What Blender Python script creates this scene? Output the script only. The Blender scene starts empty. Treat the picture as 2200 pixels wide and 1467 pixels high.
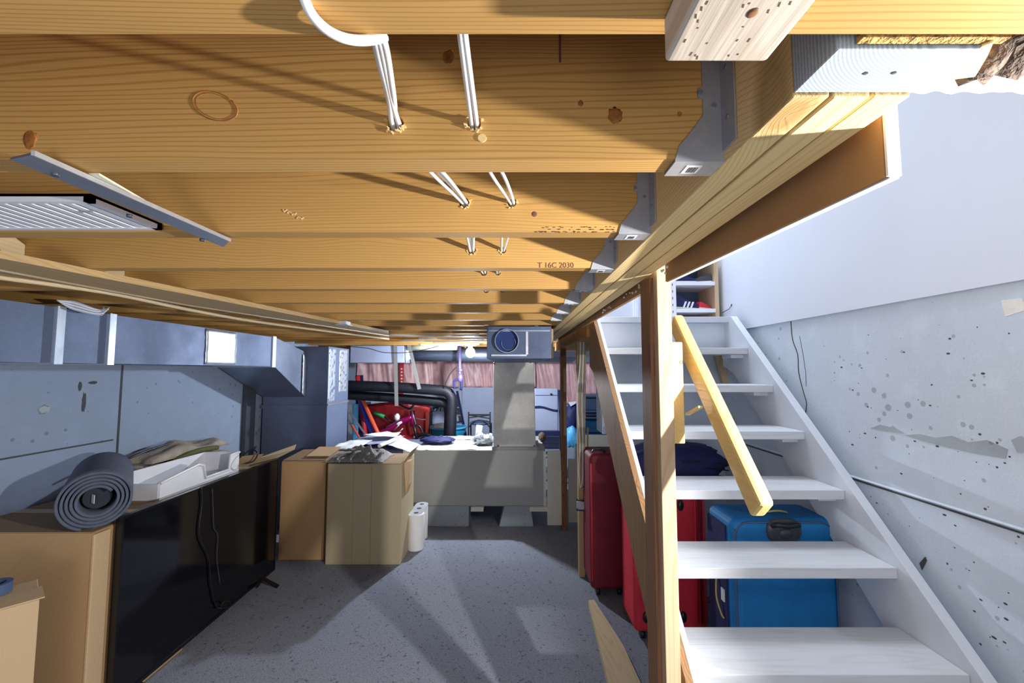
import bpy, bmesh, math, random
from mathutils import Vector, Matrix, noise
random.seed(7)
S = bpy.context.scene
C = S.collection
R = math.radians
# ------------------------------------------------------------------ camera
F = 900.0; CZ = 1.45; PITCH = math.atan(61.5/F)
cam_d = bpy.data.cameras.new('camera'); cam = bpy.data.objects.new('camera', cam_d); C.objects.link(cam)
cam.location = (0, 0, CZ); cam.rotation_euler = (math.pi/2+PITCH, 0, 0)
cam_d.sensor_width = 36; cam_d.lens = 36*F/2200; cam_d.clip_start = 0.01
S.camera = cam
# ------------------------------------------------------------------ world, lights, exposure
S.view_settings.view_transform = 'Standard'; S.view_settings.look = 'None'
S.view_settings.gamma = 1; S.view_settings.use_curve_mapping = False
S.view_settings.exposure = 0.45
w = bpy.data.worlds.new('world'); S.world = w; w.use_nodes = True
bg = w.node_tree.nodes['Background']; bg.inputs[0].default_value = (0.80, 0.88, 1.0, 1); bg.inputs[1].default_value = 0.68
def lamp(name, kind, loc, power, col, size=0.05, rot=None, size_y=None):
    l = bpy.data.lights.new(name, kind); l.energy = power; l.color = col
    if kind == 'AREA':
        l.size = size
        if size_y: l.shape = 'RECTANGLE'; l.size_y = size_y
    else: l.shadow_soft_size = size
    o = bpy.data.objects.new(name, l); C.objects.link(o); o.location = loc
    if rot: o.rotation_euler = rot
    return o
kl = lamp('stair_lamp_light', 'SPOT', (1.15, 0.35, CZ-0.013), 135, (1, 0.96, 0.90), 0.018)
kl.data.spot_size = R(124); kl.data.spot_blend = 0.35
kl.rotation_euler = Vector((-1, 0.36, 0.06)).to_track_quat('-Z', 'Y').to_euler()
lamp('ceiling_bulb_light', 'POINT', (-0.44, 4.365, CZ+0.128), 78, (0.80, 0.90, 1.0), 0.022)
lamp('added_fill_light', 'POINT', (0.1, -1.45, 0.60), 30, (1, 0.97, 0.93), 0.30)  # unseen fill lamp, added behind the camera to lift the undersides
lamp('hallway_light', 'AREA', (0.95, 2.6, CZ+2.2), 26, (0.88, 0.93, 1.0), 0.6, (0, 0, 0))
# ------------------------------------------------------------------ pixel helpers (used to measure positions)
cp, sp = math.cos(PITCH), math.sin(PITCH)
def ray(x, y):
    u = x-1100.0; v = 733.5-y
    return Vector((u, F*cp - v*sp, F*sp + v*cp))
def PY(x, y, Y): d = ray(x, y); return Vector((0, 0, CZ)) + d*(Y/d.y)
def PX(x, y, X): d = ray(x, y); return Vector((0, 0, CZ)) + d*(X/d.x)
def PZ(x, y, Z): d = ray(x, y); return Vector((0, 0, CZ)) + d*((Z-CZ)/d.z)
# ------------------------------------------------------------------ mesh builder
class MB:
    def __init__(s): s.v = []; s.f = []; s.sm = []
    def add(s, vs, fs, smooth=False):
        n = len(s.v); s.v += [Vector(a) for a in vs]
        for f in fs: s.f.append([i+n for i in f]); s.sm.append(smooth)
        return s
    def hexa(s, p): return s.add(p, [(0,3,2,1),(4,5,6,7),(0,1,5,4),(1,2,6,5),(2,3,7,6),(3,0,4,7)])
    def box(s, x0, x1, y0, y1, z0, z1):
        return s.hexa([(x0,y0,z0),(x1,y0,z0),(x1,y1,z0),(x0,y1,z0),(x0,y0,z1),(x1,y0,z1),(x1,y1,z1),(x0,y1,z1)])
    def obox(s, c, size, rot):
        M = rot.to_matrix() if hasattr(rot, 'to_matrix') else rot
        h = [a/2 for a in size]; c = Vector(c)
        P = [(-1,-1,-1),(1,-1,-1),(1,1,-1),(-1,1,-1),(-1,-1,1),(1,-1,1),(1,1,1),(-1,1,1)]
        return s.hexa([c + M @ Vector((a*h[0], b*h[1], d*h[2])) for a, b, d in P])
    def bar(s, p0, p1, w, h, up=(0,0,1)):
        p0, p1 = Vector(p0), Vector(p1); d = (p1-p0).normalized(); up = Vector(up)
        sd = d.cross(up)
        if sd.length < 1e-4: sd = d.cross(Vector((1,0,0)))
        sd.normalize(); u = sd.cross(d)
        q = lambda p, a, b: p + sd*(a*w/2) + u*(b*h/2)
        return s.hexa([q(p0,-1,-1),q(p0,1,-1),q(p1,1,-1),q(p1,-1,-1),q(p0,-1,1),q(p0,1,1),q(p1,1,1),q(p1,-1,1)])
    def prism(s, poly, off):
        off = Vector(off); n = len(poly); a = [Vector(p) for p in poly]; b = [p+off for p in a]
        fs = [tuple(range(n))[::-1], tuple(range(n, 2*n))] + [(i, (i+1)%n, n+(i+1)%n, n+i) for i in range(n)]
        return s.add(a+b, fs)
    def tube(s, pts, r, n=8, caps=True, smooth_path=0, flat=1.0):
        pts = [Vector(p) for p in pts]
        if smooth_path and len(pts) > 2:
            out = []
            for i in range(len(pts)-1):
                p0 = pts[max(i-1,0)]; p1 = pts[i]; p2 = pts[i+1]; p3 = pts[min(i+2,len(pts)-1)]
                for k in range(smooth_path):
                    t = k/smooth_path
                    out.append(0.5*((2*p1)+(p2-p0)*t+(2*p0-5*p1+4*p2-p3)*t*t+(-p0+3*p1-3*p2+p3)*t**3))
            out.append(pts[-1]); pts = out
        vs = []; m = len(pts); pu = None
        for i, p in enumerate(pts):
            d = (pts[min(i+1,m-1)] - pts[max(i-1,0)]).normalized()
            if pu is None:
                pu = Vector((0,0,1)) if abs(d.z) < .9 else Vector((1,0,0))
            sd = d.cross(pu).normalized(); u = sd.cross(d); pu = u
            rr = r[i] if isinstance(r, (list, tuple)) and len(r) == m else (r if not isinstance(r, (list, tuple)) else r[0])
            for k in range(n):
                a = 2*math.pi*k/n; vs.append(p + sd*(math.cos(a)*rr) + u*(math.sin(a)*rr*flat))
        fs = [(i*n+k, i*n+(k+1)%n, (i+1)*n+(k+1)%n, (i+1)*n+k) for i in range(m-1) for k in range(n)]
        s.add(vs, fs, True)
        if caps:
            s.add([], []); b = len(s.v)-len(vs)
            s.f.append([b+k for k in range(n)][::-1]); s.sm.append(False)
            s.f.append([b+(m-1)*n+k for k in range(n)]); s.sm.append(False)
        return s
    def cyl(s, p0, p1, r, n=20, r1=None): return s.tube([p0, p1], [r, r if r1 is None else r1], n)
    def ring(s, c, axis, r_out, r_in, t, n=32):
        axis = Vector(axis).normalized(); a = axis.orthogonal().normalized(); b = axis.cross(a); c = Vector(c)
        vs = []
        for k in range(n):
            d = a*math.cos(2*math.pi*k/n) + b*math.sin(2*math.pi*k/n)
            vs += [c+d*r_out, c+d*r_in, c+d*r_in+axis*t, c+d*r_out+axis*t]
        fs = []
        for k in range(n):
            i, j = 4*k, 4*((k+1)%n)
            for m in range(4): fs.append((i+m, j+m, j+(m+1)%4, i+(m+1)%4))
        return s.add(vs, fs)
    def torus(s, c, axis, r, rt, n=32, arc=(0, 2*math.pi)):
        axis = Vector(axis).normalized(); a = axis.orthogonal().normalized(); b = axis.cross(a); c = Vector(c)
        pts = [c + a*r*math.cos(t) + b*r*math.sin(t) for t in [arc[0]+(arc[1]-arc[0])*k/n for k in range(n+1)]]
        return s.tube(pts, rt, 8)
    def ell(s, c, r, nu=20, nv=12, rot=None, amp=0, seed=0, freq=3, sq=1.0):
        c = Vector(c); vs = []; fs = []
        for j in range(nv+1):
            th = math.pi*j/nv
            for i in range(nu):
                ph = 2*math.pi*i/nu
                d = Vector((math.sin(th)*math.cos(ph), math.sin(th)*math.sin(ph), math.cos(th)))
                d = Vector([math.copysign(abs(q)**sq, q) for q in d])
                k = 1 + (amp*noise.noise(d*freq+Vector((seed, seed*.7, 0))) if amp else 0)
                p = Vector((d.x*r[0], d.y*r[1], d.z*r[2]))*k
                if rot: p = rot.to_matrix() @ p
                vs.append(c+p)
        for j in range(nv):
            for i in range(nu): fs.append((j*nu+i, j*nu+(i+1)%nu, (j+1)*nu+(i+1)%nu, (j+1)*nu+i))
        return s.add(vs, fs, True)
    def sheet(s, fn, nu, nv, t, smooth=True):
        """fn(u,v) -> point; thickness t along the local normal"""
        P = [[Vector(fn(i/nu, j/nv)) for i in range(nu+1)] for j in range(nv+1)]
        N = []
        for j in range(nv+1):
            row = []
            for i in range(nu+1):
                du = P[j][min(i+1,nu)]-P[j][max(i-1,0)]; dv = P[min(j+1,nv)][i]-P[max(j-1,0)][i]
                n = du.cross(dv); row.append(n.normalized() if n.length > 1e-9 else Vector((0,0,1)))
            N.append(row)
        vs = [P[j][i] for j in range(nv+1) for i in range(nu+1)] + [P[j][i]-N[j][i]*t for j in range(nv+1) for i in range(nu+1)]
        W = nu+1; o = W*(nv+1); fs = []
        for j in range(nv):
            for i in range(nu):
                a = j*W+i; fs.append((a, a+1, a+1+W, a+W)); fs.append((o+a+W, o+a+1+W, o+a+1, o+a))
        for i in range(nu):
            fs.append((i+1, i, o+i, o+i+1)); a = nv*W+i; fs.append((a, a+1, o+a+1, o+a))
        for j in range(nv):
            a = j*W; fs.append((a, a+W, o+a+W, o+a)); a = j*W+nu; fs.append((a+W, a, o+a, o+a+W))
        return s.add(vs, fs, smooth)
def _mesh(name, mb, m, org):
    me = bpy.data.meshes.new(name)
    me.from_pydata([tuple(v-org) for v in mb.v], [], mb.f)
    me.polygons.foreach_set('use_smooth', mb.sm)
    bm = bmesh.new(); bm.from_mesh(me); bmesh.ops.recalc_face_normals(bm, faces=bm.faces); bm.to_mesh(me); bm.free()
    me.materials.append(m); return me
def props(o, label=None, cat=None, group=None, kind=None):
    if label: o['label'] = label
    if cat: o['category'] = cat
    if group: o['group'] = group
    if kind: o['kind'] = kind
def base(mb):
    xs = [v.x for v in mb.v]; ys = [v.y for v in mb.v]; zs = [v.z for v in mb.v]
    return Vector(((min(xs)+max(xs))/2, (min(ys)+max(ys))/2, min(zs)))
def bev(o, wd, seg=2):
    if wd:
        b = o.modifiers.new('bevel', 'BEVEL'); b.width = wd; b.segments = seg; b.limit_method = 'ANGLE'; b.angle_limit = R(40)
def thing(name, mb, m, label, cat, group=None, kind=None, bevel=0):
    org = base(mb); o = bpy.data.objects.new(name, _mesh(name, mb, m, org)); C.objects.link(o); o.location = org
    props(o, label, cat, group, kind); bev(o, bevel); return o
def struct(name, mb, m, bevel=0):
    org = base(mb); o = bpy.data.objects.new(name, _mesh(name, mb, m, org)); C.objects.link(o); o.location = org
    o['kind'] = 'structure'; bev(o, bevel); return o
def root(name, loc, label, cat, group=None):
    o = bpy.data.objects.new(name, None); C.objects.link(o); o.location = loc; o.empty_display_size = .1
    props(o, label, cat, group); return o
def wloc(o):
    v = Vector(o.location)
    while o.parent: o = o.parent; v = v + Vector(o.location)
    return v
def part(name, mb, m, parent, label=None, bevel=0, kind=None):
    org = base(mb) if mb.v else Vector((0,0,0))
    o = bpy.data.objects.new(name, _mesh(name, mb, m, org)); C.objects.link(o)
    o.location = org - wloc(parent); o.parent = parent
    props(o, label, None, None, kind); bev(o, bevel); return o
# ------------------------------------------------------------------ materials
def srgb(r, g, b):
    f = lambda c: (c/255/12.92 if c/255 <= .04045 else ((c/255+.055)/1.055)**2.4)
    return (f(r), f(g), f(b), 1)
def nt(name):
    m = bpy.data.materials.new(name); m.use_nodes = True; t = m.node_tree
    return m, t, t.nodes['Principled BSDF']
class G:
    def __init__(s, t): s.t = t
    def n(s, typ, **kw):
        x = s.t.nodes.new('ShaderNode'+typ)
        for k, v in kw.items(): setattr(x, k, v)
        return x
    def l(s, a, b): s.t.links.new(a, b)
    def coord(s, scale=(1,1,1), rnd=True):
        tc = s.n('TexCoord'); mp = s.n('Mapping'); mp.inputs['Scale'].default_value = scale
        s.l(tc.outputs['Object'], mp.inputs['Vector'])
        if not rnd: return mp.outputs[0]
        oi = s.n('ObjectInfo'); mu = s.n('Math', operation='MULTIPLY'); mu.inputs[1].default_value = 37.0
        s.l(oi.outputs['Random'], mu.inputs[0]); ad = s.n('VectorMath', operation='ADD')
        s.l(mp.outputs[0], ad.inputs[0]); s.l(mu.outputs[0], ad.inputs[1]); return ad.outputs[0]
    def noise(s, v, sc, det=4, rough=.55):
        x = s.n('TexNoise'); x.inputs['Scale'].default_value = sc; x.inputs['Detail'].default_value = det; x.inputs['Roughness'].default_value = rough
        if v is not None: s.l(v, x.inputs['Vector'])
        return x.outputs['Fac']
    def ramp(s, fac, stops):
        x = s.n('ValToRGB'); e = x.color_ramp.elements
        while len(e) < len(stops): e.new(.5)
        for i, (p, c) in enumerate(stops): e[i].position = p; e[i].color = c if len(c) == 4 else (*c, 1)
        s.l(fac, x.inputs['Fac']); return x.outputs['Color']
    def mix(s, fac, a, b, mode='MIX'):
        x = s.n('Mix', data_type='RGBA', blend_type=mode)
        for i, q in ((0, fac), (6, a), (7, b)):
            if hasattr(q, 'links'): s.l(q, x.inputs[i])
            else: x.inputs[i].default_value = q
        return x.outputs[2]
    def math(s, op, a, b=0.0, c=None):
        x = s.n('Math', operation=op)
        for i, q in enumerate((a, b, c)):
            if q is None: continue
            if hasattr(q, 'links'): s.l(q, x.inputs[i])
            else: x.inputs[i].default_value = q
        return x.outputs[0]
    def bump(s, h, st, dist, bsdf):
        x = s.n('Bump'); x.inputs['Strength'].default_value = st; x.inputs['Distance'].default_value = dist
        s.l(h, x.inputs['Height']); s.l(x.outputs[0], bsdf.inputs['Normal'])
W1 = (1,1,1,1); K0 = (0,0,0,1)
def plain(name, col, rough=.6, metal=0, var=.12, vs=8, bump=0, spec=None, bs=60):
    m, t, b = nt(name); g = G(t); v = g.coord()
    n = g.noise(v, vs, 5)
    dk = tuple(c*(1-var*1.6) for c in col[:3])+(1,); lt = tuple(min(1, c*(1+var)) for c in col[:3])+(1,)
    g.l(g.ramp(n, [(.3, dk), (.7, lt)]), b.inputs['Base Color'])
    b.inputs['Roughness'].default_value = rough; b.inputs['Metallic'].default_value = metal
    if spec is not None: b.inputs['Specular IOR Level'].default_value = spec
    if bump: g.bump(g.noise(v, bs, 4), bump, .01, b)
    return m
def wood(name, c_lt, c_dk, axis='X', freq=70, contrast=.5, knots=True, dirt=0.0, rough=.65, kn_s=2.6):
    m, t, b = nt(name); g = G(t)
    st = {'X': (.10,1,1), 'Y': (1,.10,1), 'Z': (1,1,.10)}[axis]
    v = g.coord(st); v2 = g.coord({'X': (.55,.2,1), 'Y': (1,.55,.2), 'Z': (.2,1,.55)}[axis])
    tc = g.n('TexCoord'); sx = g.n('SeparateXYZ'); g.l(tc.outputs['Object'], sx.inputs[0])
    acr = g.math('ADD', sx.outputs[{'X':2,'Y':0,'Z':1}[axis]], g.math('MULTIPLY', sx.outputs[{'X':1,'Y':2,'Z':0}[axis]], 1.3))
    vo = g.n('TexVoronoi'); vo.inputs['Scale'].default_value = kn_s; g.l(v2, vo.inputs['Vector'])
    d = vo.outputs['Distance']
    warp = g.math('POWER', g.math('MAXIMUM', g.math('SUBTRACT', 1.0, g.math('MULTIPLY', d, 2.6)), 0.0), 3.0)
    ln = g.noise(v, 5, 3, .5)
    ph = g.math('ADD', g.math('MULTIPLY', acr, freq), g.math('ADD', g.math('MULTIPLY', ln, 20.0), g.math('MULTIPLY', warp, 9.0 if knots else 0)))
    sn = g.math('SINE', g.math('MULTIPLY', ph, 6.283))
    line = g.math('MAXIMUM', g.math('MULTIPLY', g.math('SUBTRACT', sn, .35), 1.5), 0.0)
    fine = g.noise(g.coord({'X':(1.5,60,60),'Y':(60,1.5,60),'Z':(60,60,1.5)}[axis]), 3, 3)
    br = g.noise(v, 2.2, 3)
    col = g.mix(g.math('MULTIPLY', br, .55), c_lt, tuple(a*.45+b_*.55 for a, b_ in zip(c_lt, c_dk)))
    col = g.mix(g.math('MULTIPLY', g.math('MULTIPLY', line, contrast), g.math('ADD', .35, g.noise(v, 9, 2))), col, c_dk)
    col = g.mix(g.math('MULTIPLY', fine, .22*contrast+.06), col, c_dk)
    if knots:
        kn = g.ramp(d, [(.0, W1), (.035, W1), (.055, K0)])
        rim = g.ramp(d, [(.035, K0), (.052, W1), (.075, K0)])
        col = g.mix(g.math('MULTIPLY', kn, .75), col, tuple(q*.55 for q in c_dk[:3])+(1,))
        col = g.mix(g.math('MULTIPLY', rim, .55), col, tuple(q*.35 for q in c_dk[:3])+(1,))
    if dirt:
        dn = g.ramp(g.noise(v, 6, 6, .7), [(.52, K0), (.68, W1)])
        col = g.mix(g.math('MULTIPLY', dn, dirt), col, srgb(70, 50, 30))
    g.l(col, b.inputs['Base Color']); b.inputs['Roughness'].default_value = rough; b.inputs['Specular IOR Level'].default_value = .3
    g.bump(g.math('ADD', fine, g.math('MULTIPLY', line, .3)), .25, .002, b)
    return m
def concrete(name, col, pits=True, stain=.3, rough=.85, pscale=22):
    m, t, b = nt(name); g = G(t); v = g.coord(rnd=False)
    big = g.noise(v, 1.3, 6, .65); fine = g.noise(v, 90, 4, .7); mid = g.noise(v, 9, 5, .6)
    c = g.mix(g.math('MULTIPLY', g.ramp(big, [(.35, K0), (.7, W1)]), stain), col, tuple(q*.62 for q in col[:3])+(1,))
    c = g.mix(g.math('MULTIPLY', g.ramp(mid, [(.5, K0), (.75, W1)]), .35), c, tuple(min(1, q*1.25) for q in col[:3])+(1,))
    c = g.mix(g.math('MULTIPLY', fine, .3), c, tuple(q*.6 for q in col[:3])+(1,))
    h = fine
    if pits:
        vo = g.n('TexVoronoi'); vo.inputs['Scale'].default_value = pscale; vo.inputs['Randomness'].default_value = 1; g.l(v, vo.inputs['Vector'])
        th = g.math('MULTIPLY', g.math('MAXIMUM', g.math('SUBTRACT', g.noise(v, 3.1, 2), .42), 0), .9)
        p = g.math('LESS_THAN', g.math('ADD', vo.outputs['Distance'], g.math('MULTIPLY', fine, .08)), g.math('ADD', th, .04))
        c = g.mix(g.math('MULTIPLY', p, .55), c, tuple(q*.35 for q in col[:3])+(1,))
        h = g.math('SUBTRACT', fine, g.math('MULTIPLY', p, 3.0))
    g.l(c, b.inputs['Base Color']); b.inputs['Roughness'].default_value = rough; b.inputs['Specular IOR Level'].default_value = .25
    g.bump(h, .35, .004, b); return m
def galv(name, col, rough=.38, metal=.75, bump=.15):
    m, t, b = nt(name); g = G(t); v = g.coord(); n = g.noise(v, 3, 6, .6); f = g.noise(v, 45, 4)
    c = g.mix(g.math('MULTIPLY', n, .6), col, tuple(q*.6 for q in col[:3])+(1,))
    c = g.mix(g.math('MULTIPLY', g.ramp(f, [(.5, K0), (.75, W1)]), .25), c, tuple(min(1, q*1.35) for q in col[:3])+(1,))
    g.l(c, b.inputs['Base Color']); b.inputs['Metallic'].default_value = metal
    g.l(g.ramp(n, [(.2, (rough*.75,)*3), (.8, (rough*1.35,)*3)]), b.inputs['Roughness'])
    g.bump(g.noise(v, 5, 3), bump, .02, b); return m
def cardboard(name, col, axis='Z'):
    m, t, b = nt(name); g = G(t); v = g.coord()
    sx = g.n('SeparateXYZ'); tc = g.n('TexCoord'); g.l(tc.outputs['Object'], sx.inputs[0])
    fl = g.math('SINE', g.math('MULTIPLY', g.math('ADD', sx.outputs[0], sx.outputs[1]), 900.0))
    n = g.noise(v, 3, 4); f = g.noise(v, 120, 3)
    c = g.mix(g.math('MULTIPLY', n, .35), col, tuple(q*.72 for q in col[:3])+(1,))
    c = g.mix(g.math('MULTIPLY', f, .2), c, tuple(q*.6 for q in col[:3])+(1,))
    g.l(c, b.inputs['Base Color']); b.inputs['Roughness'].default_value = .8; b.inputs['Specular IOR Level'].default_value = .2
    g.bump(g.math('ADD', g.math('MULTIPLY', fl, .2), g.noise(v, 12, 3)), .12, .004, b); return m
def emis(name, col, st):
    m, t, b = nt(name); b.inputs['Emission Color'].default_value = col; b.inputs['Emission Strength'].default_value = st
    b.inputs['Base Color'].default_value = col; return m
M = {}
PINE = srgb(208, 167, 100); PINED = srgb(144, 86, 28)
M['joist'] = wood('joist_pine', PINE, PINED, 'X', 130, .5, True, .10)
M['joist_b'] = wood('joist_pine_marked', PINE, PINED, 'X', 150, .35, True, .3)
M['ply'] = wood('beam_pine', srgb(252, 228, 168), srgb(200, 146, 78), 'Y', 110, .3, True, .05)
M['strip'] = wood('strapping_pine', srgb(205, 178, 130), srgb(140, 100, 60), 'Y', 60, .3, False, .2)
M['post'] = wood('post_pine', srgb(214, 190, 158), srgb(160, 118, 78), 'Z', 45, .35, True, .08)
M['post_dk'] = wood('old_post_wood', srgb(150, 108, 76), srgb(80, 48, 28), 'Z', 45, .5, True, .3)
M['stud'] = wood('rough_stud', srgb(196, 168, 128), srgb(120, 80, 48), 'Z', 45, .35, True, .25)
M['stringer'] = wood('stringer_wood', srgb(160, 124, 84), srgb(95, 62, 36), 'Z', 40, .5, True, .2)
M['rail'] = wood('handrail_pine', srgb(232, 204, 138), srgb(205, 160, 84), 'Y', 30, .25, False, 0, .4)
M['block'] = wood('weathered_block', srgb(225, 215, 200), srgb(150, 128, 105), 'Y', 45, .35, True, .35)
M['whitewood'] = wood('offcut_wood', srgb(220, 205, 170), srgb(170, 130, 85), 'Y', 45, .3, False, .1)
M['sub'] = plain('subfloor_osb', srgb(170, 125, 70), .8, 0, .3, 30, .3)
M['osb'] = plain('osb_edge', srgb(205, 160, 85), .9, 0, .55, 160, .8, bs=200)
M['endgrain'] = None
def endgrain():
    m, t, b = nt('grey_end_grain'); g = G(t); wv = g.n('TexWave', wave_type='RINGS', rings_direction='Z')
    tc = g.n('TexCoord'); mp = g.n('Mapping'); mp.inputs['Location'].default_value = (-.03, .09, 0); g.l(tc.outputs['Object'], mp.inputs[0])
    g.l(mp.outputs[0], wv.inputs['Vector']); wv.inputs['Scale'].default_value = 105; wv.inputs['Distortion'].default_value = 2; wv.inputs['Detail'].default_value = 3; wv.inputs['Detail Scale'].default_value = 3
    g.l(g.ramp(wv.outputs['Fac'], [(.2, srgb(146, 158, 168)), (.8, srgb(176, 188, 198))]), b.inputs['Base Color']); b.inputs['Roughness'].default_value = .9
    return m
M['endgrain'] = endgrain()
M['kraft'] = plain('drywall_back_paper', srgb(176, 134, 88), .85, 0, .1, 5)
M['gyp'] = plain('gypsum_core', srgb(232, 230, 226), .9, 0, .04, 40, .12)
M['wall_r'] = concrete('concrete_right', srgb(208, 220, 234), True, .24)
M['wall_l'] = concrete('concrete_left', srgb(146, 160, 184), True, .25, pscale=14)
M['conc_dk'] = concrete('concrete_rough', srgb(172, 182, 190), True, .5)
def carpet():
    m, t, b = nt('grey_floor'); g = G(t); v = g.coord(rnd=False)
    big = g.noise(v, 1.6, 5, .6); f = g.noise(v, 130, 3, .7); mid = g.noise(v, 45, 3, .6)
    c = g.mix(g.math('MULTIPLY', big, .35), srgb(146, 152, 166), srgb(124, 128, 142))
    c = g.mix(g.ramp(f, [(.50, K0), (.66, W1)]), c, srgb(104, 110, 126))
    c = g.mix(g.ramp(mid, [(.60, K0), (.70, W1)]), c, srgb(92, 94, 108))
    g.l(c, b.inputs['Base Color']); b.inputs['Roughness'].default_value = .95; b.inputs['Specular IOR Level'].default_value = .15
    g.bump(g.math('ADD', f, mid), .5, .006, b); return m
M['floor'] = carpet()
M['paint'] = plain('white_drywall', srgb(216, 224, 238), .7, 0, .02, 2)
M['paint_b'] = plain('pale_blue_wall', srgb(180, 190, 208), .75, 0, .05, 2)
M['crack'] = plain('dark_crack', srgb(70, 74, 78), .95)
M['galv'] = galv('galvanised_duct', srgb(150, 162, 185), .4)
M['galv_dk'] = galv('dull_duct', srgb(114, 128, 158), .55, .4)
M['galv_rt'] = galv('return_duct_metal', srgb(92, 106, 138), .5, .5)
M['galv_lt'] = galv('bright_sheet_metal', srgb(215, 215, 212), .5, .45)
M['hang'] = galv('hanger_steel', srgb(190, 195, 205), .45, .6)
M['foil'] = galv('foil_tape', srgb(205, 212, 225), .42, .6, .2)
M['seam'] = galv('bright_seam', srgb(215, 222, 235), .35, .7)
M['tread'] = wood('painted_tread', srgb(208, 215, 226), srgb(180, 172, 160), 'X', 18, .22, False, .16, .6)
M['painted'] = plain('painted_stringer', srgb(205, 212, 222), .55, 0, .05, 6, .05)
M['cable'] = plain('white_cable', srgb(238, 238, 236), .4, 0, .03)
M['cable_g'] = plain('grey_cable', srgb(165, 150, 125), .5, 0, .1)
M['cable_k'] = plain('black_cable', srgb(20, 20, 24), .4, 0, .1)
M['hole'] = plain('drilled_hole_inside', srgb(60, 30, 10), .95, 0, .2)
M['splinter'] = plain('wood_splinters', srgb(235, 205, 145), .8, 0, .15, 60)
M['knot'] = plain('knot_wood', srgb(158, 100, 48), .6, 0, .3, 90)
M['ink'] = plain('ink_stamp', srgb(110, 72, 58), .8, 0, .2)
M['alum'] = galv('aluminium_bar', srgb(165, 175, 195), .35, .75, .03)
M['white'] = plain('white_plastic', srgb(232, 234, 242), .35, 0, .03)
M['cream'] = plain('cream_sheet', srgb(225, 220, 195), .7, 0, .05)
M['card'] = cardboard('cardboard', srgb(196, 160, 116)); M['card_g'] = cardboard('greyish_cardboard', srgb(190, 174, 144))
M['card_l'] = cardboard('light_cardboard', srgb(212, 184, 146)); M['card_t'] = cardboard('cardboard_top', srgb(165, 140, 112))
M['tape'] = plain('packing_tape', srgb(205, 176, 132), .3, 0, .05)
M['tvb'] = plain('tv_bezel', srgb(14, 14, 18), .25, 0, .1); M['tvs'] = plain('tv_screen', srgb(10, 10, 16), .08, 0, .1)
M['mat'] = plain('grey_foam_mat', srgb(88, 96, 116), .75, 0, .1, 30, .2, bs=150); M['mat_in'] = plain('mat_inner', srgb(40, 44, 56), .8)
M['tag'] = plain('pale_tag', srgb(215, 225, 225), .5, 0, .02)
M['blanket'] = plain('beige_blanket', srgb(165, 155, 142), .95, 0, .15, 12, .5, bs=120)
M['olive'] = plain('olive_lining', srgb(92, 92, 50), .9)
def knit():
    m, t, b = nt('grey_knit'); g = G(t); tc = g.n('TexCoord'); wv = g.n('TexWave', wave_type='BANDS', bands_direction='DIAGONAL')
    g.l(tc.outputs['Object'], wv.inputs['Vector']); wv.inputs['Scale'].default_value = 45; wv.inputs['Distortion'].default_value = 6; wv.inputs['Detail Scale'].default_value = 3
    g.l(g.ramp(wv.outputs['Fac'], [(.2, srgb(120, 122, 124)), (.8, srgb(196, 194, 190))]), b.inputs['Base Color']); b.inputs['Roughness'].default_value = .95
    g.bump(wv.outputs['Fac'], .8, .006, b); return m
M['knit'] = knit()
M['paper'] = plain('paper', srgb(228, 232, 240), .8, 0, .05); M['towel'] = plain('paper_towel', srgb(240, 240, 240), .85, 0, .03, 10, .2)
M['wrap'] = plain('clear_wrap_grey', srgb(176, 180, 188), .3, 0, .1)
M['furn'] = plain('beige_enamel', srgb(168, 170, 168), .5, 0, .04, 3); M['furn_lt'] = plain('pale_enamel', srgb(222, 220, 208), .5, 0, .03)
M['red'] = plain('red_fabric', srgb(222, 44, 66), .6, 0, .1, 10, .15, bs=200); M['red_dk'] = plain('wine_red_fabric', srgb(124, 12, 38), .6, 0, .12, 10, .15, bs=200)
M['blue'] = plain('blue_fabric', srgb(10, 122, 192), .6, 0, .08, 10, .2, bs=220); M['navy'] = plain('navy_fabric', srgb(20, 28, 84), .7, 0, .15, 12, .2)
M['black'] = plain('black_plastic', srgb(26, 28, 34), .35, 0, .1); M['dkgrey'] = plain('dark_grey_plastic', srgb(66, 70, 80), .35, 0, .1)
M['yel'] = plain('yellow_strap', srgb(210, 190, 110), .6)
M['pink'] = plain('pink_insulation', srgb(232, 184, 186), .38, 0, .12, 8, .15, bs=25); M['pink_s'] = plain('vapour_barrier_sheen', srgb(214, 176, 178), .3, 0, .1)
M['pipe'] = plain('black_pipe_foam', srgb(6, 9, 26), .6, 0, .1); M['copper'] = plain('dull_purple_pipe', srgb(100, 90, 130), .4, .3)
M['strap'] = galv('hanger_strap', srgb(150, 150, 150), .5, .5)
M['rplast'] = plain('red_plastic', srgb(205, 52, 60), .35, 0, .08); M['oplast'] = plain('orange_plastic', srgb(232, 100, 70), .4, 0, .08)
M['bplast'] = plain('blue_plastic', srgb(40, 60, 215), .4, 0, .08); M['cyan'] = plain('light_blue_plastic', srgb(90, 175, 235), .4, 0, .05)
M['teal'] = plain('teal_plastic', srgb(20, 140, 175), .4, 0, .08); M['magenta'] = plain('magenta_paint', srgb(150, 16, 90), .25, .2, .08)
M['green'] = plain('green_grip', srgb(30, 150, 80), .5); M['silver'] = galv('silver_tube', srgb(185, 185, 200), .3, .7, .02)
M['gtub'] = plain('grey_tub', srgb(165, 175, 205), .5, 0, .04); M['dteal'] = plain('dark_teal_tub', srgb(30, 88, 128), .45, 0, .08)
M['slate'] = plain('slate_blue_plastic', srgb(74, 96, 132), .5, 0, .08); M['foam'] = plain('polystyrene', srgb(190, 205, 215), .7, 0, .08, 30)
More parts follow.
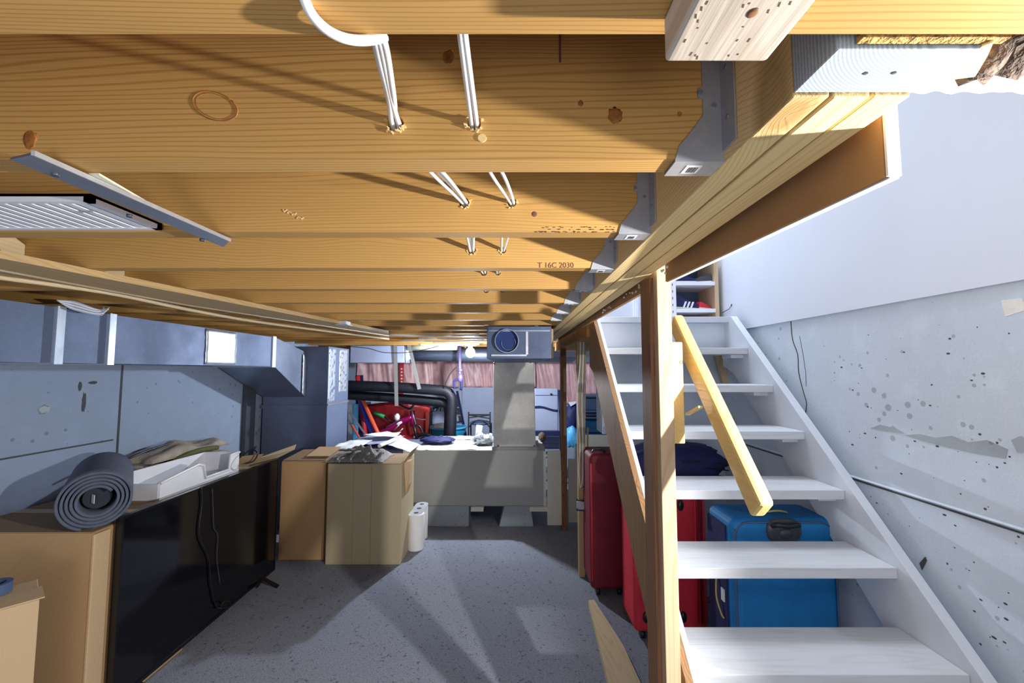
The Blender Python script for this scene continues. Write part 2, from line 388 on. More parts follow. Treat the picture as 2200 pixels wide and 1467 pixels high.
M['dark'] = plain('dark_cavity', srgb(40, 34, 32), .95, 0, .4, 30, .8); M['brown'] = plain('brown_fibre', srgb(110, 92, 80), .95, 0, .45, 40, 1.0)
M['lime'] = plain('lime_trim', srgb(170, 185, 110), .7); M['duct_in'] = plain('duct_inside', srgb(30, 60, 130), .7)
M['glow'] = emis('lit_bulb', (0.92, 0.96, 1, 1), 14)
# ================================================================== SETTING
JB = CZ+.287; JT = JB+.235; LW = -2.35; RW = 1.40; BW = 6.4; LZ = CZ+.323
struct('floor', MB().box(LW-.1, 1.5, -1.6, BW+.1, -.1, 0), M['floor'])
# ceiling: subfloor over the joists, open over the stairs
cb = MB().box(LW-.1, .43, -1.6, BW+.1, JT, JT+.02); cb.box(.43, 1.5, -1.6, .36, JT, JT+.02); cb.box(.43, 1.5, 4.6, BW+.1, JT, JT+.02)
struct('ceiling', cb, M['sub'])
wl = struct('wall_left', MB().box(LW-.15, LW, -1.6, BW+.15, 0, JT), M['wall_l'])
for x in (262, ):
    a = PX(x, 800, LW); part('wall_seam', MB().box(LW-.004, LW+.0025, a.y-.006, a.y+.006, 0, JT), M['crack'], wl, 'dark vertical joint')
z = PX(120, 966, LW).z; part('wall_seam', MB().box(LW-.004, LW+.003, -1, 2.5, z-.004, z+.004), M['crack'], wl)
for (x, y, a, b, s) in ((95, 880, .03, .02, 1), (180, 865, .012, .05, 2), (172, 830, .01, .025, 3), (200, 822, .025, .008, 4)):
    q = PX(x, y, LW); part('wall_stain', MB().ell((LW, q.y, q.z), (.002, a, b), 16, 8, None, .5, s), M['crack'] if s > 1 else M['conc_dk'], wl)
# right wall: concrete below, drywall above
DZ = CZ+.245
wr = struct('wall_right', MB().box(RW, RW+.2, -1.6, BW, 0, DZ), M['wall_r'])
struct('wall_right_drywall', MB().box(RW-.014, RW+.1, .38, 4.6, DZ, CZ+2.4), M['paint'])
# poured step line in the concrete, crack and stains
part('form_ledge', MB().prism([(RW-.006, -.6, CZ-.437), (RW+.002, -.6, CZ-.43), (RW+.002, -.6, CZ-.444)], (0, 3.8, 0)), M['wall_r'], wr)
part('form_shadow_line', MB().box(RW-.0015, RW+.01, -.6, 3.2, CZ-.449, CZ-.443), M['crack'], wr)
ck = [PX(x, y, RW-.001) for x, y in ((1699, 690), (1703, 730), (1714, 762), (1716, 800), (1727, 845), (1733, 868), (1728, 900))]
part('crack', MB().tube(ck, .0022, 5, smooth_path=3), M['crack'], wr, 'thin jagged crack')
ck = [PX(x, y, RW-.0005) for x, y in ((1718, 722), (1726, 765), (1731, 800), (1732, 830))]
part('crack', MB().tube(ck, .0012, 5), M['crack'], wr)
def blotch(pts, mat, nm, lab=None, th=.0012):
    part(nm, MB().prism([PX(x, y, RW-th) for x, y in pts], (th*2, 0, 0)), mat, wr, lab)
blotch([(1945, 935), (1975, 932), (2010, 940), (2045, 936), (2080, 950), (2120, 945), (2165, 965), (2160, 985), (2100, 975), (2040, 962), (1985, 948)], M['conc_dk'], 'damp_stain', 'long grey damp stain')
blotch([(1870, 920), (1890, 912), (1925, 920), (1945, 932), (1900, 926)], M['conc_dk'], 'damp_stain')
blotch([(2172, 945), (2192, 936), (2215, 945), (2215, 972), (2185, 972)], M['conc_dk'], 'damp_stain')
blotch([(2150, 645), (2195, 640), (2205, 665), (2160, 680)], M['gyp'], 'plaster_patch', 'white plaster patch')
for i in range(70):
    y = random.uniform(700, 1400); x = random.uniform(max(1740, 1740+(y-900)*.75), 2190)
    q = PX(x, y, RW); rr = random.uniform(.0012, .0035)
    if i == 0: pit = MB()
    pit.ell((RW-.0003, q.y, q.z), (.0008, rr*random.uniform(.8, 2.2), rr), 8, 5)
part('surface_pits', pit, M['crack'], wr, kind='stuff')
blotch([(1975, 1210), (1987, 1196), (1990, 1204), (1980, 1224)], M['crack'], 'gouge', 'dark gouge', .003)
# wall under the landing and the hallway above it
UW = 2.80
struct('wall_under_landing', MB().box(.78, RW-.001, UW, UW+.2, 0, LZ-.05).box(.60, .78, UW, UW+.2, CZ-.42, LZ-.05), M['wall_r'])
struct('wall_back', MB().box(LW-.1, RW+.2, BW, BW+.15, 0, JT), M['paint_b'])
hw = struct('wall_hallway', MB().box(.30, RW+.2, 4.5, 4.6, LZ-.02, CZ+2.4), M['paint'])
part('door_casing', MB().box(1.36-.05, 1.36, 4.48, 4.5, LZ, CZ+2.1).box(1.33, 1.335, 4.475, 4.48, LZ, CZ+2.1), M['white'], hw)
struct('trim_1', MB().box(.46, RW-.014, 2.58, 4.5, LZ-.12, LZ-.035), M['sub'])
struct('wall_stairwell_left', MB().box(.447, .46, 2.4, 4.5, JT+.02, CZ+2.4), M['paint'])
# ================================================================== JOISTS
CAB1 = {1: -.16, 2: -.10, 3: -.114, 4: -.10, 5: -.11, 6: -.10, 7: -.1}
CAB2 = {1: -.052, 2: .0, 3: -.026, 4: -.05, 5: -.04, 6: -.03, 7: -.03}
HZ = {1: .338, 2: .350, 3: .338, 4: .345, 5: .34, 6: .34, 7: .34}
JY = [.340, .591, .893, 1.200] + [1.2+.3048*k for k in range(1, 17)]
ordn = ['nearest', 'second', 'third', 'fourth', 'fifth', 'sixth', 'seventh', 'eighth', 'ninth', 'tenth', 'eleventh', 'twelfth']
jl = {0: 'pine ceiling joist right overhead whose underside fills the top of the view',
      1: 'broad pine ceiling joist with a big oval knot and two cable bundles', 2: 'pine ceiling joist with dark flecks and a smudge, second face seen from camera',
      3: 'pine ceiling joist with brown water marks and stamped writing near the beam'}
def cut(o, cutters):
    bm = MB()
    for c in cutters: bm.cyl(c[0], c[1], c[2], 14)
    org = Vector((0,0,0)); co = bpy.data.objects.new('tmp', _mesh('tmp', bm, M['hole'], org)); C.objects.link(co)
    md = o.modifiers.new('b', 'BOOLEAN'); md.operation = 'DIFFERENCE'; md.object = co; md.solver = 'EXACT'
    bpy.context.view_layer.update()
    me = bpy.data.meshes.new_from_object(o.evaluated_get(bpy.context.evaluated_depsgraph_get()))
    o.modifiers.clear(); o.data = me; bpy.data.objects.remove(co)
for k, yr in enumerate(JY):
    y0, y1 = yr-.037, yr; x1 = .289 if yr < 4.1 else .9
    if k == 0: x1 = 1.3
    m = M['joist'] if k not in (2, 3) else M['joist_b']
    lab = jl.get(k) or ('%s ceiling joist counted from the camera, bare pine under the floor above' % ordn[k] if k < 9 else 'bare pine joist at the dim far end of the ceiling')
    mb = MB().box(LW+.001, x1, y0, y1, JB, JT-.0005)
    if k == 8 or 2.72 < yr < 4.35: mb = MB().box(LW+.001, -.18, y0, y1, JB, JT-.0005).box(-.18, x1, y0, y1, JB+.004, JT-.0005)
    o = thing('ceiling_joist', mb, m, lab, 'joist', 'ceiling joists')
    if k in CAB1:
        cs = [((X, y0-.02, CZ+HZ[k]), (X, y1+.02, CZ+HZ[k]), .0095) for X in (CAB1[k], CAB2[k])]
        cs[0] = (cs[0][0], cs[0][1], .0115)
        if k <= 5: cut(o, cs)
        if k <= 3:
            for (a, b, r) in cs:
                sb = MB(); rnd = random.Random(k*10+int(a[0]*100))
                for i in range(11):
                    t = rnd.uniform(math.pi*.75, math.pi*2.15); rr = r*rnd.uniform(.95, 1.3)
                    c = Vector((a[0]+math.cos(t)*rr, y0-.001, a[2]+math.sin(t)*rr))
                    sb.obox(c, (rnd.uniform(.002, .006), .003, rnd.uniform(.001, .003)), Matrix.Rotation(rnd.uniform(0, 3), 3, 'Y') @ Matrix.Rotation(rnd.uniform(-.5, .5), 3, 'Z'))
                part('splinters', sb, M['splinter'], o, kind='stuff')
    if k == 1:
        q = PY(462, 228, y0); kb = MB().torus((q.x, y0, q.z), (0,1,0), .028, .0009, 30).torus((q.x, y0, q.z), (0,1,0), .024, .0005, 30)
        for v in kb.v: v.x = q.x+(v.x-q.x)*1.12; v.z = q.z+(v.z-q.z)*.72 - (v.x-q.x)*.25
        part('knot_rim', kb, M['knot'], o, 'large oval knot')
        for (x, y, r) in ((963, 122, .010), (1322, 248, .012), (1247, 222, .0045), (1460, 245, .004)):
            q = PY(x, y, y0); part('knot', MB().ell((q.x, y0, q.z), (r*.8, .0005, r*.95), 36, 8, None, .35, x), M['knot'], o)
        q = PY(1203, 105, y0); part('crack', MB().box(q.x-.0015, q.x+.0015, y0-.0008, y0+.002, q.z-.02, q.z+.03), M['ink'], o)
        q = PY(1036, 297, y0); cb2 = MB().cyl((q.x, y0-.0012, q.z), (q.x, y0+.001, q.z), .006, 10); part('plugged_hole', cb2, M['splinter'], o)
        q = PY(65, 300, y0); part('knot', MB().ell((q.x, y0, q.z), (.010, .0006, .012), 36, 8, None, .35, 5), M['knot'], o)
    if k == 2:
        st = MB(); rnd = random.Random(3)
        for i in range(60):
            q = PY(rnd.uniform(1150, 1325), 493+rnd.choice((-5, 0, 5))+rnd.uniform(-1, 1), y0); st.box(q.x-rnd.uniform(.001, .005), q.x+.001, y0-.0006, y0+.001, q.z-.0008, q.z+.0008)
        part('ink_stamp', st, M['ink'], o, 'smudged purple ink stamp')
        bb = MB(); 
        for i in range(9):
            q = PY(610+i*5, 452+i*2+rnd.uniform(-4, 4), y0); bb.obox((q.x, y0, q.z), (.006, .003, .002), Matrix.Rotation(rnd.uniform(0, 3), 3, 'Y'))
        part('splinters', bb, M['splinter'], o, kind='stuff')
        q = PY(1148, 460, y0); part('knot', MB().ell((q.x, y0, q.z), (.006, .001, .006), 12, 6), M['ink'], o)
    if k == 3:
        tx = bpy.data.curves.new('stamp', 'FONT'); tx.body = 'T 16C 2030'; tx.size = .021; tx.extrude = .0004
        to = bpy.data.objects.new('tmp', tx); C.objects.link(to); bpy.context.view_layer.update()
        me = bpy.data.meshes.new_from_object(to); bpy.data.objects.remove(to); me.materials.clear(); me.materials.append(M['ink'])
        q = PY(1155, 575, y0); so = bpy.data.objects.new('stamped_writing', me); C.objects.link(so); so.parent = o
        so.location = Vector((q.x, y0-.0006, q.z)) - wloc(o); so.rotation_euler = (math.pi/2, 0, 0)
# joist hangers
for k, yr in enumerate(JY):
    if k == 0 or yr > 2.7: continue
    y0 = yr-.037; w_ = ordn[k-1]
    r = root('joist_hanger', (.27, y0, JB-.004), '%s galvanised joist hanger along the built-up beam, counting away from the camera' % w_, 'joist hanger', 'joist hangers')
    P = [(.29, JB-.002), (.222, JB-.002), (.228, JB+.018), (.25, JB+.045), (.262, JB+.062), (.262, JB+.085), (.256, JB+.088), (.256, JB+.10), (.262, JB+.103), (.262, JB+.15), (.254, JB+.153), (.254, JB+.167), (.262, JB+.17), (.262, JB+.19), (.29, JB+.19)]
    part('side_plate', MB().prism([(a, y0-.0025, b) for a, b in P], (0, .002, 0)), M['hang'], r)
    part('side_plate', MB().prism([(a, yr+.0005, b) for a, b in P], (0, .002, 0)), M['hang'], r)
    part('beam_flange', MB().box(.2865, .2889, y0-.036, y0-.0025, JB+.01, JB+.19), M['hang'], r)
    part('seat', MB().box(.222, .29, y0-.0025, yr+.0025, JB-.0045, JB-.002), M['hang'], r)
    for (a, b) in ((.2585, JB+.094), (.2585, JB+.16), (.277, JB+.075), (.277, JB+.14)): part('nail_head', MB().cyl((a, y0-.0045, b), (a, y0-.002, b), .0035, 8), M['strap'], r)
    for b in (.05, .12, .165): part('nail_head', MB().cyl((.2855, y0-.018, JB+b), (.288, y0-.018, JB+b), .0035, 8), M['strap'], r)
    lb = MB().box(.242, .264, y0+.008, y0+.03, JB-.0052, JB-.0044); lo = part('sticker', lb, M['white'], r)
    bb = MB()
    for i in range(6): bb.box(.2475+i*.0022, .2485+i*.0022+(.0006 if i % 2 else 0), y0+.012, y0+.027, JB-.0056, JB-.0051)
    part('barcode', bb, M['dkgrey'], lo)
# built-up beam
r = root('support_beam', (.35, 2, JB-.006), 'long built-up beam of three pine planks carrying the joist ends', 'beam')
for i in range(3):
    x0 = .2895+i*.0415; part('plank', MB().box(x0, x0+.0375, .413+.0*i, 3.98, JB-.006-.001*(i == 1), JB+.234), M['ply'], r, bevel=.0015)
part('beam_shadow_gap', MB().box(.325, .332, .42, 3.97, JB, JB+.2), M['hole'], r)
# near end of the beam
thing('timber_block', MB().box(.288, .422, .352, .410, JB-.004, JT-.001), M['endgrain'], 'grey end-grain block capping the near end of the beam', 'wood block', bevel=.001)
nb = MB(); 
for x, y in ((1860, 157), (1921, 156)):
    q = PZ(x, y, JB-.004); nb.cyl((q.x, q.y, q.z-.0006), (q.x, q.y, q.z+.001), .002, 8)
part('nail_hole', nb, M['crack'], bpy.data.objects['timber_block'])
thing('subfloor_edge', MB().box(.303, .43, .342, .3495, JB-.001, JT-.001), M['osb'], 'rough strand-board edge above the grey end-grain block', 'board')
rb = MB().prism([PZ(x, y, JB-.003) for x, y in ((2005, 176), (2040, 172), (2095, 165), (2110, 140), (2122, 120), (2135, 90), (2110, 100), (2060, 140))], (0, 0, .12))
thing('split_wood', rb, M['ply'], 'torn pale wood piece right of the grey end-grain block', 'wood offcut')
db = MB(); 
for i in range(8): db.ell((.47+i*.045, .39, JB+.035+.01*(i % 3)), (.045, .03, .035), 14, 8, None, .5, i, 4)
thing('fibre_stuffing', db, M['brown'], 'dark fibrous packing stuffed above the drywall edge in the top right corner', 'stuffing', kind='stuff')
def ragged(u, v):
    x = .44+u*.38; z = JB+.034 + v*.04; n = noise.noise(Vector((x*60, v*3, 1)))*.004
    return (x, .454+.0*n, z + (n if v < .01 else 0))
thing('drywall_edge', MB().sheet(ragged, 60, 2, .011, False), M['gyp'], 'ragged white cut edge of drywall at the top right', 'drywall')
# drywall on the stair side of the beam
r = root('beam_drywall', (.43, .8, CZ+.222), 'brown-backed drywall strip hanging below the stair side of the beam', 'drywall')
dp = [(.4305, .470, CZ+.222), (.4305, 1.16, CZ+.247), (.4305, 1.16, JT), (.4305, .470, JT)]
part('paper_back', MB().prism(dp, (.004, 0, 0)), M['kraft'], r)
dp2 = [(.4345, .468, CZ+.220), (.4345, 1.16, CZ+.245), (.4345, 1.16, JT), (.4345, .468, JT)]
part('gypsum_board', MB().prism(dp2, (.011, 0, 0)), M['gyp'], r, 'white gypsum core')
part('torn_lip', MB().prism([(.4305, .468, CZ+.222), (.4305, .468, JT), (.446, .468, JT), (.446, .468, CZ+.222)], (0, -.003, 0)), M['gyp'], r)
thing('far_beam_drywall', MB().prism([(.4305, 1.325, CZ+.255), (.4305, 3.9, CZ+.275), (.4305, 3.9, JT), (.4305, 1.325, JT)], (.013, 0, 0)), M['kraft'], 'brown-backed drywall strip beyond the near post, over the stairs', 'drywall')
db = MB(); rnd = random.Random(4)
for i in range(26):
    t = rnd.uniform(0, 1); db.ell((.424+rnd.uniform(-.008, .004), 1.1+t*.9, JB-.012+rnd.uniform(-.012, .004)), (rnd.uniform(.002, .005),)*3, 6, 4)
thing('plaster_crumbs', db, M['gyp'], 'white plaster crumbs stuck along the beam beside the near post', 'plaster', kind='stuff')
# weathered block under the first joist
r = root('wood_block', (.165, .1, CZ+.25), 'weathered whitish two-by-four nailed under the nearest joist', 'wood block')
part('plank', MB().box(.124, .207, -.25, .325, CZ+.250, JB-.0005), M['block'], r, bevel=.003)
q = PZ(1617, 28, CZ+.25); part('knot', MB().ell((q.x, q.y, CZ+.25), (.004, .0045, .0008), 14, 6), M['post_dk'], r)
db = MB(); rnd = random.Random(9)
for i in range(40): db.obox((rnd.uniform(.13, .2), rnd.uniform(.24, .32), CZ+.25), (.0007, rnd.uniform(.001, .004), .0006), Matrix.Rotation(rnd.uniform(-.4, .4), 3, 'Z'))
part('scratches', db, M['post_dk'], r, kind='stuff')
# ================================================================== cables through the joists
def hx(k, c): return (CAB1 if c == 1 else CAB2)[k]
def cable_run(c, offs, first):
    pts = list(first)
    for k in range(1, 8):
        X = hx(k, c)+offs[0]; z = CZ+HZ[k]+offs[1]; pts += [Vector((X, JY[k]-.037, z)), Vector((X, JY[k], z))]
        if k < 7: pts.append(Vector((X*.5+.5*(hx(k+1, c)+offs[0])+offs[2], JY[k]+.13, z+.008)))
    return pts
r = root('cable_bundle', (-.16, .3, CZ+.24), 'bundle of three white cables looping under the nearest joist and through drilled holes', 'cable')
for i, (a, b, e) in enumerate(((-.0045, 0, -.006), (.0045, 0, .006), (0, .005, 0))):
    fst = [PY(805+i*9, 84, .352), PY(815+i*9, 130, .40), PY(836+i*5, 215, .50)]
    part('cable', MB().tube(cable_run(1, (a, b, e), fst), .0038, 8, smooth_path=5, flat=.8), M['cable'], r)
lp = [PY(640, -60, .300), PY(655, 0, .306), PY(675, 38, .315), PY(708, 68, .325), PY(748, 84, .333), PY(790, 86, .342), PY(826, 78, .352)]
part('cable_loop', MB().tube(lp, .0052, 10, smooth_path=5, flat=.75), M['cable'], r, 'thick white loop')
r = root('cable_pair', (-.05, .36, CZ+.3), 'pair of white cables to the right of the bundle, through the same joists', 'cable')
for i, a in enumerate((-.0035, .0035)):
    part('cable', MB().tube(cable_run(2, (a, 0, a*2), [PY(985+i*8, 20, .352), PY(990+i*9, 80, .372)]), .0033, 8, smooth_path=5), M['cable'], r)
# aluminium bar and white ribbed panel on the left
r = root('metal_bar', (-.75, .8, JB-.02), 'grey metal angle bar fixed slantwise under the joists at upper left', 'metal bar')
zz = JB-.012
A = [PZ(22, 343, zz), PZ(66, 333, zz), PZ(492, 519, zz), PZ(480, 531, zz)]
part('flat_flange', MB().prism(A, (0, 0, .003)), M['alum'], r)
B = [PZ(66, 333, zz), PZ(492, 519, zz)]
part('upright_flange', MB().prism([B[0], B[1], B[1]+Vector((0,0,.007)), B[0]+Vector((0,0,.007))], (.003, .002, 0)), M['seam'], r)
for x, y in ((119, 374), (278, 463), (434, 515)):
    q = PZ(x, y, zz); part('screw', MB().cyl((q.x, q.y, zz-.003), (q.x, q.y, zz+.002), .0045, 12), M['dkgrey'], r)
fl = [PZ(190, 376, JB-.004), PZ(213, 376, JB-.004), PZ(332, 445, JB-.004), PZ(322, 450, JB-.004)]
thing('pale_batten', MB().prism(fl, (0, 0, .003)), M['cream'], 'cream wedge-shaped strip beside the grey metal bar', 'strip')
r = root('ribbed_panel', (-1.1, .78, JB), 'white ribbed ventilation panel set between joists at the left edge', 'vent panel')
e0 = PZ(196, 428, JB+.006); e1 = PZ(338, 487, JB+.006)
pb = MB().box(-2.0, (e0.x+e1.x)/2, e0.y, .85, JB+.011, JB+.016); part('panel', pb, M['slate'], r)
fb = MB().box(-2.0, (e0.x+e1.x)/2, e0.y, e0.y+.010, JB+.002, JB+.016).box(-2.0, (e0.x+e1.x)/2, .838, .850, JB+.002, JB+.016).box((e0.x+e1.x)/2-.012, (e0.x+e1.x)/2, e0.y, .85, JB+.002, JB+.016)
part('frame', fb, M['white'], r)
fb = MB(); x = (e0.x+e1.x)/2-.022
while x > -1.99: fb.box(x-.013, x, e0.y+.01, .838, JB+.003, JB+.012); x -= .0235
part('ribs', fb, M['white'], r)
# bridging between the joists
brl = ['wooden bridging between the third and fourth joists at the left', 'wooden bridging between the fourth and fifth joists, left side', 'wooden bridging between the fifth and sixth joists, left side', 'wooden bridging between the sixth and seventh joists, left side', 'wooden bridging between the seventh and eighth joists, left side']
for i in range(2, 7):
    ya, yb = JY[i]+.001, JY[i+1]-.038; r = root('joist_bridging', (-1.36, (ya+yb)/2, JB), brl[i-2], 'bridging', 'joist bridging')
    s1 = MB().prism([(-1.31, ya, JB+.015), (-1.31, ya, JB+.075), (-1.31, yb, JB+.215), (-1.31, yb, JB+.155)], (-.062, 0, 0))
    s2 = MB().prism([(-1.375, ya, JB+.155), (-1.375, ya, JB+.215), (-1.375, yb, JB+.065), (-1.375, yb, JB+.005)], (-.062, 0, 0))
    part('strut', s1, M['whitewood'], r); part('strut', s2, M['whitewood'], r)
# strapping board along the joists
r = root('strapping_board', (-1.2, 2.2, JB-.02), 'thin wooden strapping board running away under the joists, left side', 'board')
n0, n1 = PZ(-60, 543, JB-.02), PZ(835, 716, JB-.02); m0, m1 = PZ(-60, 583, JB-.02), PZ(835, 724, JB-.02)
part('board', MB().prism([n0, n1, m1, m0], (0, 0, .019)), M['strip'], r)
gp = [PZ(x, y, JB-.022) for x, y in ((-60, 569), (120, 603), (400, 655), (835, 721))]
part('edge_groove', MB().tube(gp, .004, 6), M['cable_g'], r)
wpts = [PZ(x, y, JB-.024) for x, y in ((-60, 585), (0, 596), (120, 612), (255, 633), (400, 664), (545, 690), (700, 711), (835, 728))]
thing('white_conduit', MB().tube(wpts, .0075, 8, smooth_path=4), M['whitewood'], 'white cable fixed along the left strapping board', 'cable')
jb = root('junction_box', PY(742, 690, 2.45), 'small metal junction box under the joists right of the strapping board', 'junction box')
q = PY(742, 690, 2.45); part('box', MB().box(q.x-.035, q.x+.02, q.y-.04, q.y+.03, JB-.022, JB-.0005), M['galv_lt'], jb, bevel=.003)
part('cover', MB().box(q.x-.04, q.x+.03, q.y-.045, q.y+.03, JB-.026, JB-.022), M['hang'], jb)
part('cable', MB().tube([q+Vector((.02, 0, .02)), PY(780, 687, 2.5), PY(815, 677, 2.55), PY(880, 678, 2.6)], .006, 8, smooth_path=5), M['cable'], jb)
# ================================================================== LEFT TRUNK DUCT AND PLENUM
DX = -1.87; d0, d1 = CZ+.03, CZ+.258
r = root('supply_duct', (-2.1, 1.8, d0), 'long rectangular galvanised duct running along the left wall under the joists', 'duct')
part('duct_body', MB().box(LW+.03, DX, -.2, 3.30, d0, d1), M['galv_dk'], r)
for x in (126, 238): 
    q = PX(x, 720, DX); part('seam_band', MB().box(LW+.02, DX+.012, q.y-.022, q.y+.012, d0-.006, d1+.004).box(DX+.011, DX+.018, q.y-.026, q.y-.018, d0-.006, d1+.004), M['seam'], r, 'bright folded seam')
qa, qb = PX(441, 740, DX), PX(507, 740, DX)
part('foil_patch', MB().sheet(lambda u, v: (DX+.006+.002*noise.noise(Vector((u*6, v*6, 0))), qa.y+(qb.y-qa.y)*u+.008*noise.noise(Vector((v*5, 3, 1))), d0+.006+(d1-d0-.01)*v), 12, 12, .004), M['foil'], r, 'shiny foil-taped joint')
part('end_collar', MB().box(LW+.02, DX+.010, 3.255, 3.30, d0-.008, d1+.006), M['foil'], r, 'bright end collar')
ne = [(LW+.03, 3.301, d0), (DX, 3.301, d0), (DX, 3.301, d1), (LW+.03, 3.301, d1)]
PLY = 3.93; fe = [(LW+.03, PLY, CZ-.25), (-1.93, PLY, CZ-.25), (-1.93, PLY, CZ+.165), (LW+.03, PLY, CZ+.165)]
part('elbow', MB().hexa([ne[0], ne[1], fe[1], fe[0], ne[3], ne[2], fe[2], fe[3]]), M['galv'], r)
tb = [Vector((-1.925, PLY-.09, CZ-.20+i*.0365+.01*math.sin(i*2.3))) for i in range(11)]
part('mastic_tape', MB().sheet(lambda u, v: (-1.905-.02*u+.006*noise.noise(Vector((u*8, v*14, 2))), PLY-.10+.097*u, CZ-.215+(.365-.03*u)*v-.03*u), 8, 24, .006), M['foil'], r, 'crumpled foil tape')
r = root('furnace_plenum', (-2.0, 4.1, 0), 'tall grey sheet-metal plenum standing by the left wall behind the boxes', 'duct')
pm = MB().box(LW+.03, -1.72, PLY, 4.42, 0, CZ+.222); part('plenum_body', pm, M['galv_dk'], r, bevel=.003)
part('seam_band', MB().box(LW+.02, -1.714, PLY-.012, PLY+.02, CZ-.355, CZ-.325), M['galv_dk'], r)
part('seam_band', MB().box(-1.722, -1.710, PLY-.006, 4.42, CZ-.33, CZ-.315), M['strap'], r)
part('foil_strip', MB().sheet(lambda u, v: (-1.7195+.003*noise.noise(Vector((u*9, v*14, 6))), PLY+.01+.15*u, CZ-.3+.51*v), 8, 30, .004), M['foil'], r, 'wrinkled bright foil strip')
part('foil_strip', MB().sheet(lambda u, v: (-1.7195+.003*noise.noise(Vector((u*9, v*14, 3))), PLY+.25+.2*u, CZ-.22+.43*v), 8, 30, .004), M['foil'], r)
r = root('hanging_wires', PX(200, 655, DX), 'loose bundle of pale wires tucked over the left duct', 'wires')
for i in range(7):
    q = [PX(122+i*2, 645+i*1.2, DX+.02), PX(160, 648+i*3, DX+.03), PX(200+i*3, 662+i*2.5, DX+.035), PX(222+(i%3)*6, 668-i*1.5, DX+.02)]
    part('wire', MB().tube(q, .0028, 6, smooth_path=4), M['cable'] if i % 2 else M['gtub'], r)
thing('dark_wall_strip', MB().box(LW+.001, LW+.04, PX(530, 850, LW).y-.06, PX(530, 850, LW).y+.07, 0, CZ+.02), M['dkgrey'], 'dark upright strip on the left wall beside the plenum', 'post')  # plain dark grey upright strip set on the left wall
# ================================================================== RETURN DUCT, FURNACE
RX0, RX1 = -.165, .258; ry = 2.735
r = root('return_duct', (.05, 3.5, CZ+.075), 'dark metal return duct box under the joists with a round open collar', 'duct')
part('duct_body', MB().box(RX0, RX1, ry, 4.36, CZ+.075, JB-.0005), M['galv_rt'], r, bevel=.002)
q = PY(1089, 733, ry); col = part('round_collar', MB().ring((q.x, ry-.045, q.z), (0,1,0), .078, .073, .046), M['galv'], r)
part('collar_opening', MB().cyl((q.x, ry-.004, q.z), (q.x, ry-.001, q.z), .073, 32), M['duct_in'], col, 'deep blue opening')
part('inner_liner', MB().torus((q.x+.01, ry-.012, q.z-.012), (0,1,0), .046, .004, 24, (0.1, 4.2)), M['galv_dk'], col)
q = PY(1132, 737, ry); part('bright_cleat', MB().box(q.x-.008, q.x+.008, ry-.008, ry, q.z-.075, q.z+.075), M['seam'], r)
q = PY(1095, 763, ry); part('bottom_flange', MB().box(RX0+.03, q.x+.11, ry-.012, ry, q.z-.006, q.z+.004), M['seam'], r)
part('top_flange', MB().box(RX0+.01, RX1-.01, ry-.010, ry, JB-.035, JB-.026), M['galv'], r)
cn = MB().box(RX1+.03, RX1+.12, 2.95, 3.0, CZ+.07, JB-.01)
thing('stacked_strapping', MB().box(.268, .287, 2.9, 2.98, CZ+.085, CZ+.29).box(.264, .290, 2.895, 2.9, CZ+.11, CZ+.12).box(.264, .290, 2.895, 2.9, CZ+.14, CZ+.15), M['whitewood'], 'short pale upright wood piece right of the return duct box', 'wood offcut')
fy = PZ(1000, 1133, 0).y; fy0 = fy+.01
fx0, fx1 = PY(888, 1000, fy0).x, PY(1172, 1000, fy0).x; ft = PY(1000, 967, fy0).z; fb_ = PY(1000, 1087, fy0).z
r = root('furnace', ((fx0+fx1)/2, fy0+.4, fb_), 'beige horizontal furnace cabinet raised on concrete blocks in the middle', 'furnace')
part('cabinet', MB().box(fx0, fx1, fy0, fy0+.85, fb_, ft), M['furn'], r, bevel=.004)
part('side_flange', MB().box(fx1-.02, fx1+.004, fy0-.004, fy0+.02, fb_+.0, ft-.01), M['galv_lt'], r)
part('seam', MB().box(fx0+.002, fx1, fy0-.003, fy0, fb_+.0, fb_+.006), M['strap'], r)
part('supply_end', MB().box(-1.71, fx0-.002, fy0+.10, fy0+.75, fb_+.02, ft-.02), M['galv_dk'], r)
rx0, rx1 = PY(1060, 900, fy0).x, PY(1150, 900, fy0).x
rt = root('riser_duct', ((rx0+rx1)/2, fy0+.2, ft), 'pale scuffed sheet-metal riser between furnace top and the duct box', 'duct')
zt = CZ+.0745
part('riser_body', MB().hexa([(rx0, fy0+.012, ft+.03), (rx1+.005, fy0+.012, ft+.03), (rx1+.005, fy0+.36, ft+.03), (rx0, fy0+.36, ft+.03), (rx0+.0, fy0+.012, zt), (rx1-.01, fy0+.012, zt), (rx1-.01, fy0+.36, zt), (rx0, fy0+.36, zt)]), M['galv_lt'], rt, bevel=.003)
part('base_flange', MB().box(rx0-.012, rx1+.045, fy0-.002, fy0+.39, ft+.001, ft+.032), M['strap'], rt)
q0 = PY(1062, 778, fy0); q1 = PY(1104, 868, fy0)
part('diagonal_crease', MB().bar((rx0+.01, fy0+.0105, zt-.05), (q1.x, fy0+.0105, q1.z), .006, .003, (0,-1,0)), M['hang'], rt)
for x, y in ((1062, 781), (1140, 778), (1070, 958), (1148, 958)):
    q = PY(x, y, fy0); part('screw', MB().cyl((q.x, fy0-.0, q.z), (q.x, fy0+.013, q.z), .009, 10), M['dkgrey'], rt)
a, b = PY(912, 1133, fy), PY(1007, 1133, fy)
thing('concrete_block', MB().box(a.x, b.x, fy+.02, fy+.22, 0, fb_-.001), M['conc_dk'], 'left concrete block under the furnace', 'concrete block', 'blocks under the furnace', bevel=.006)
a, b = PY(1072, 1130, fy), PY(1140, 1130, fy)
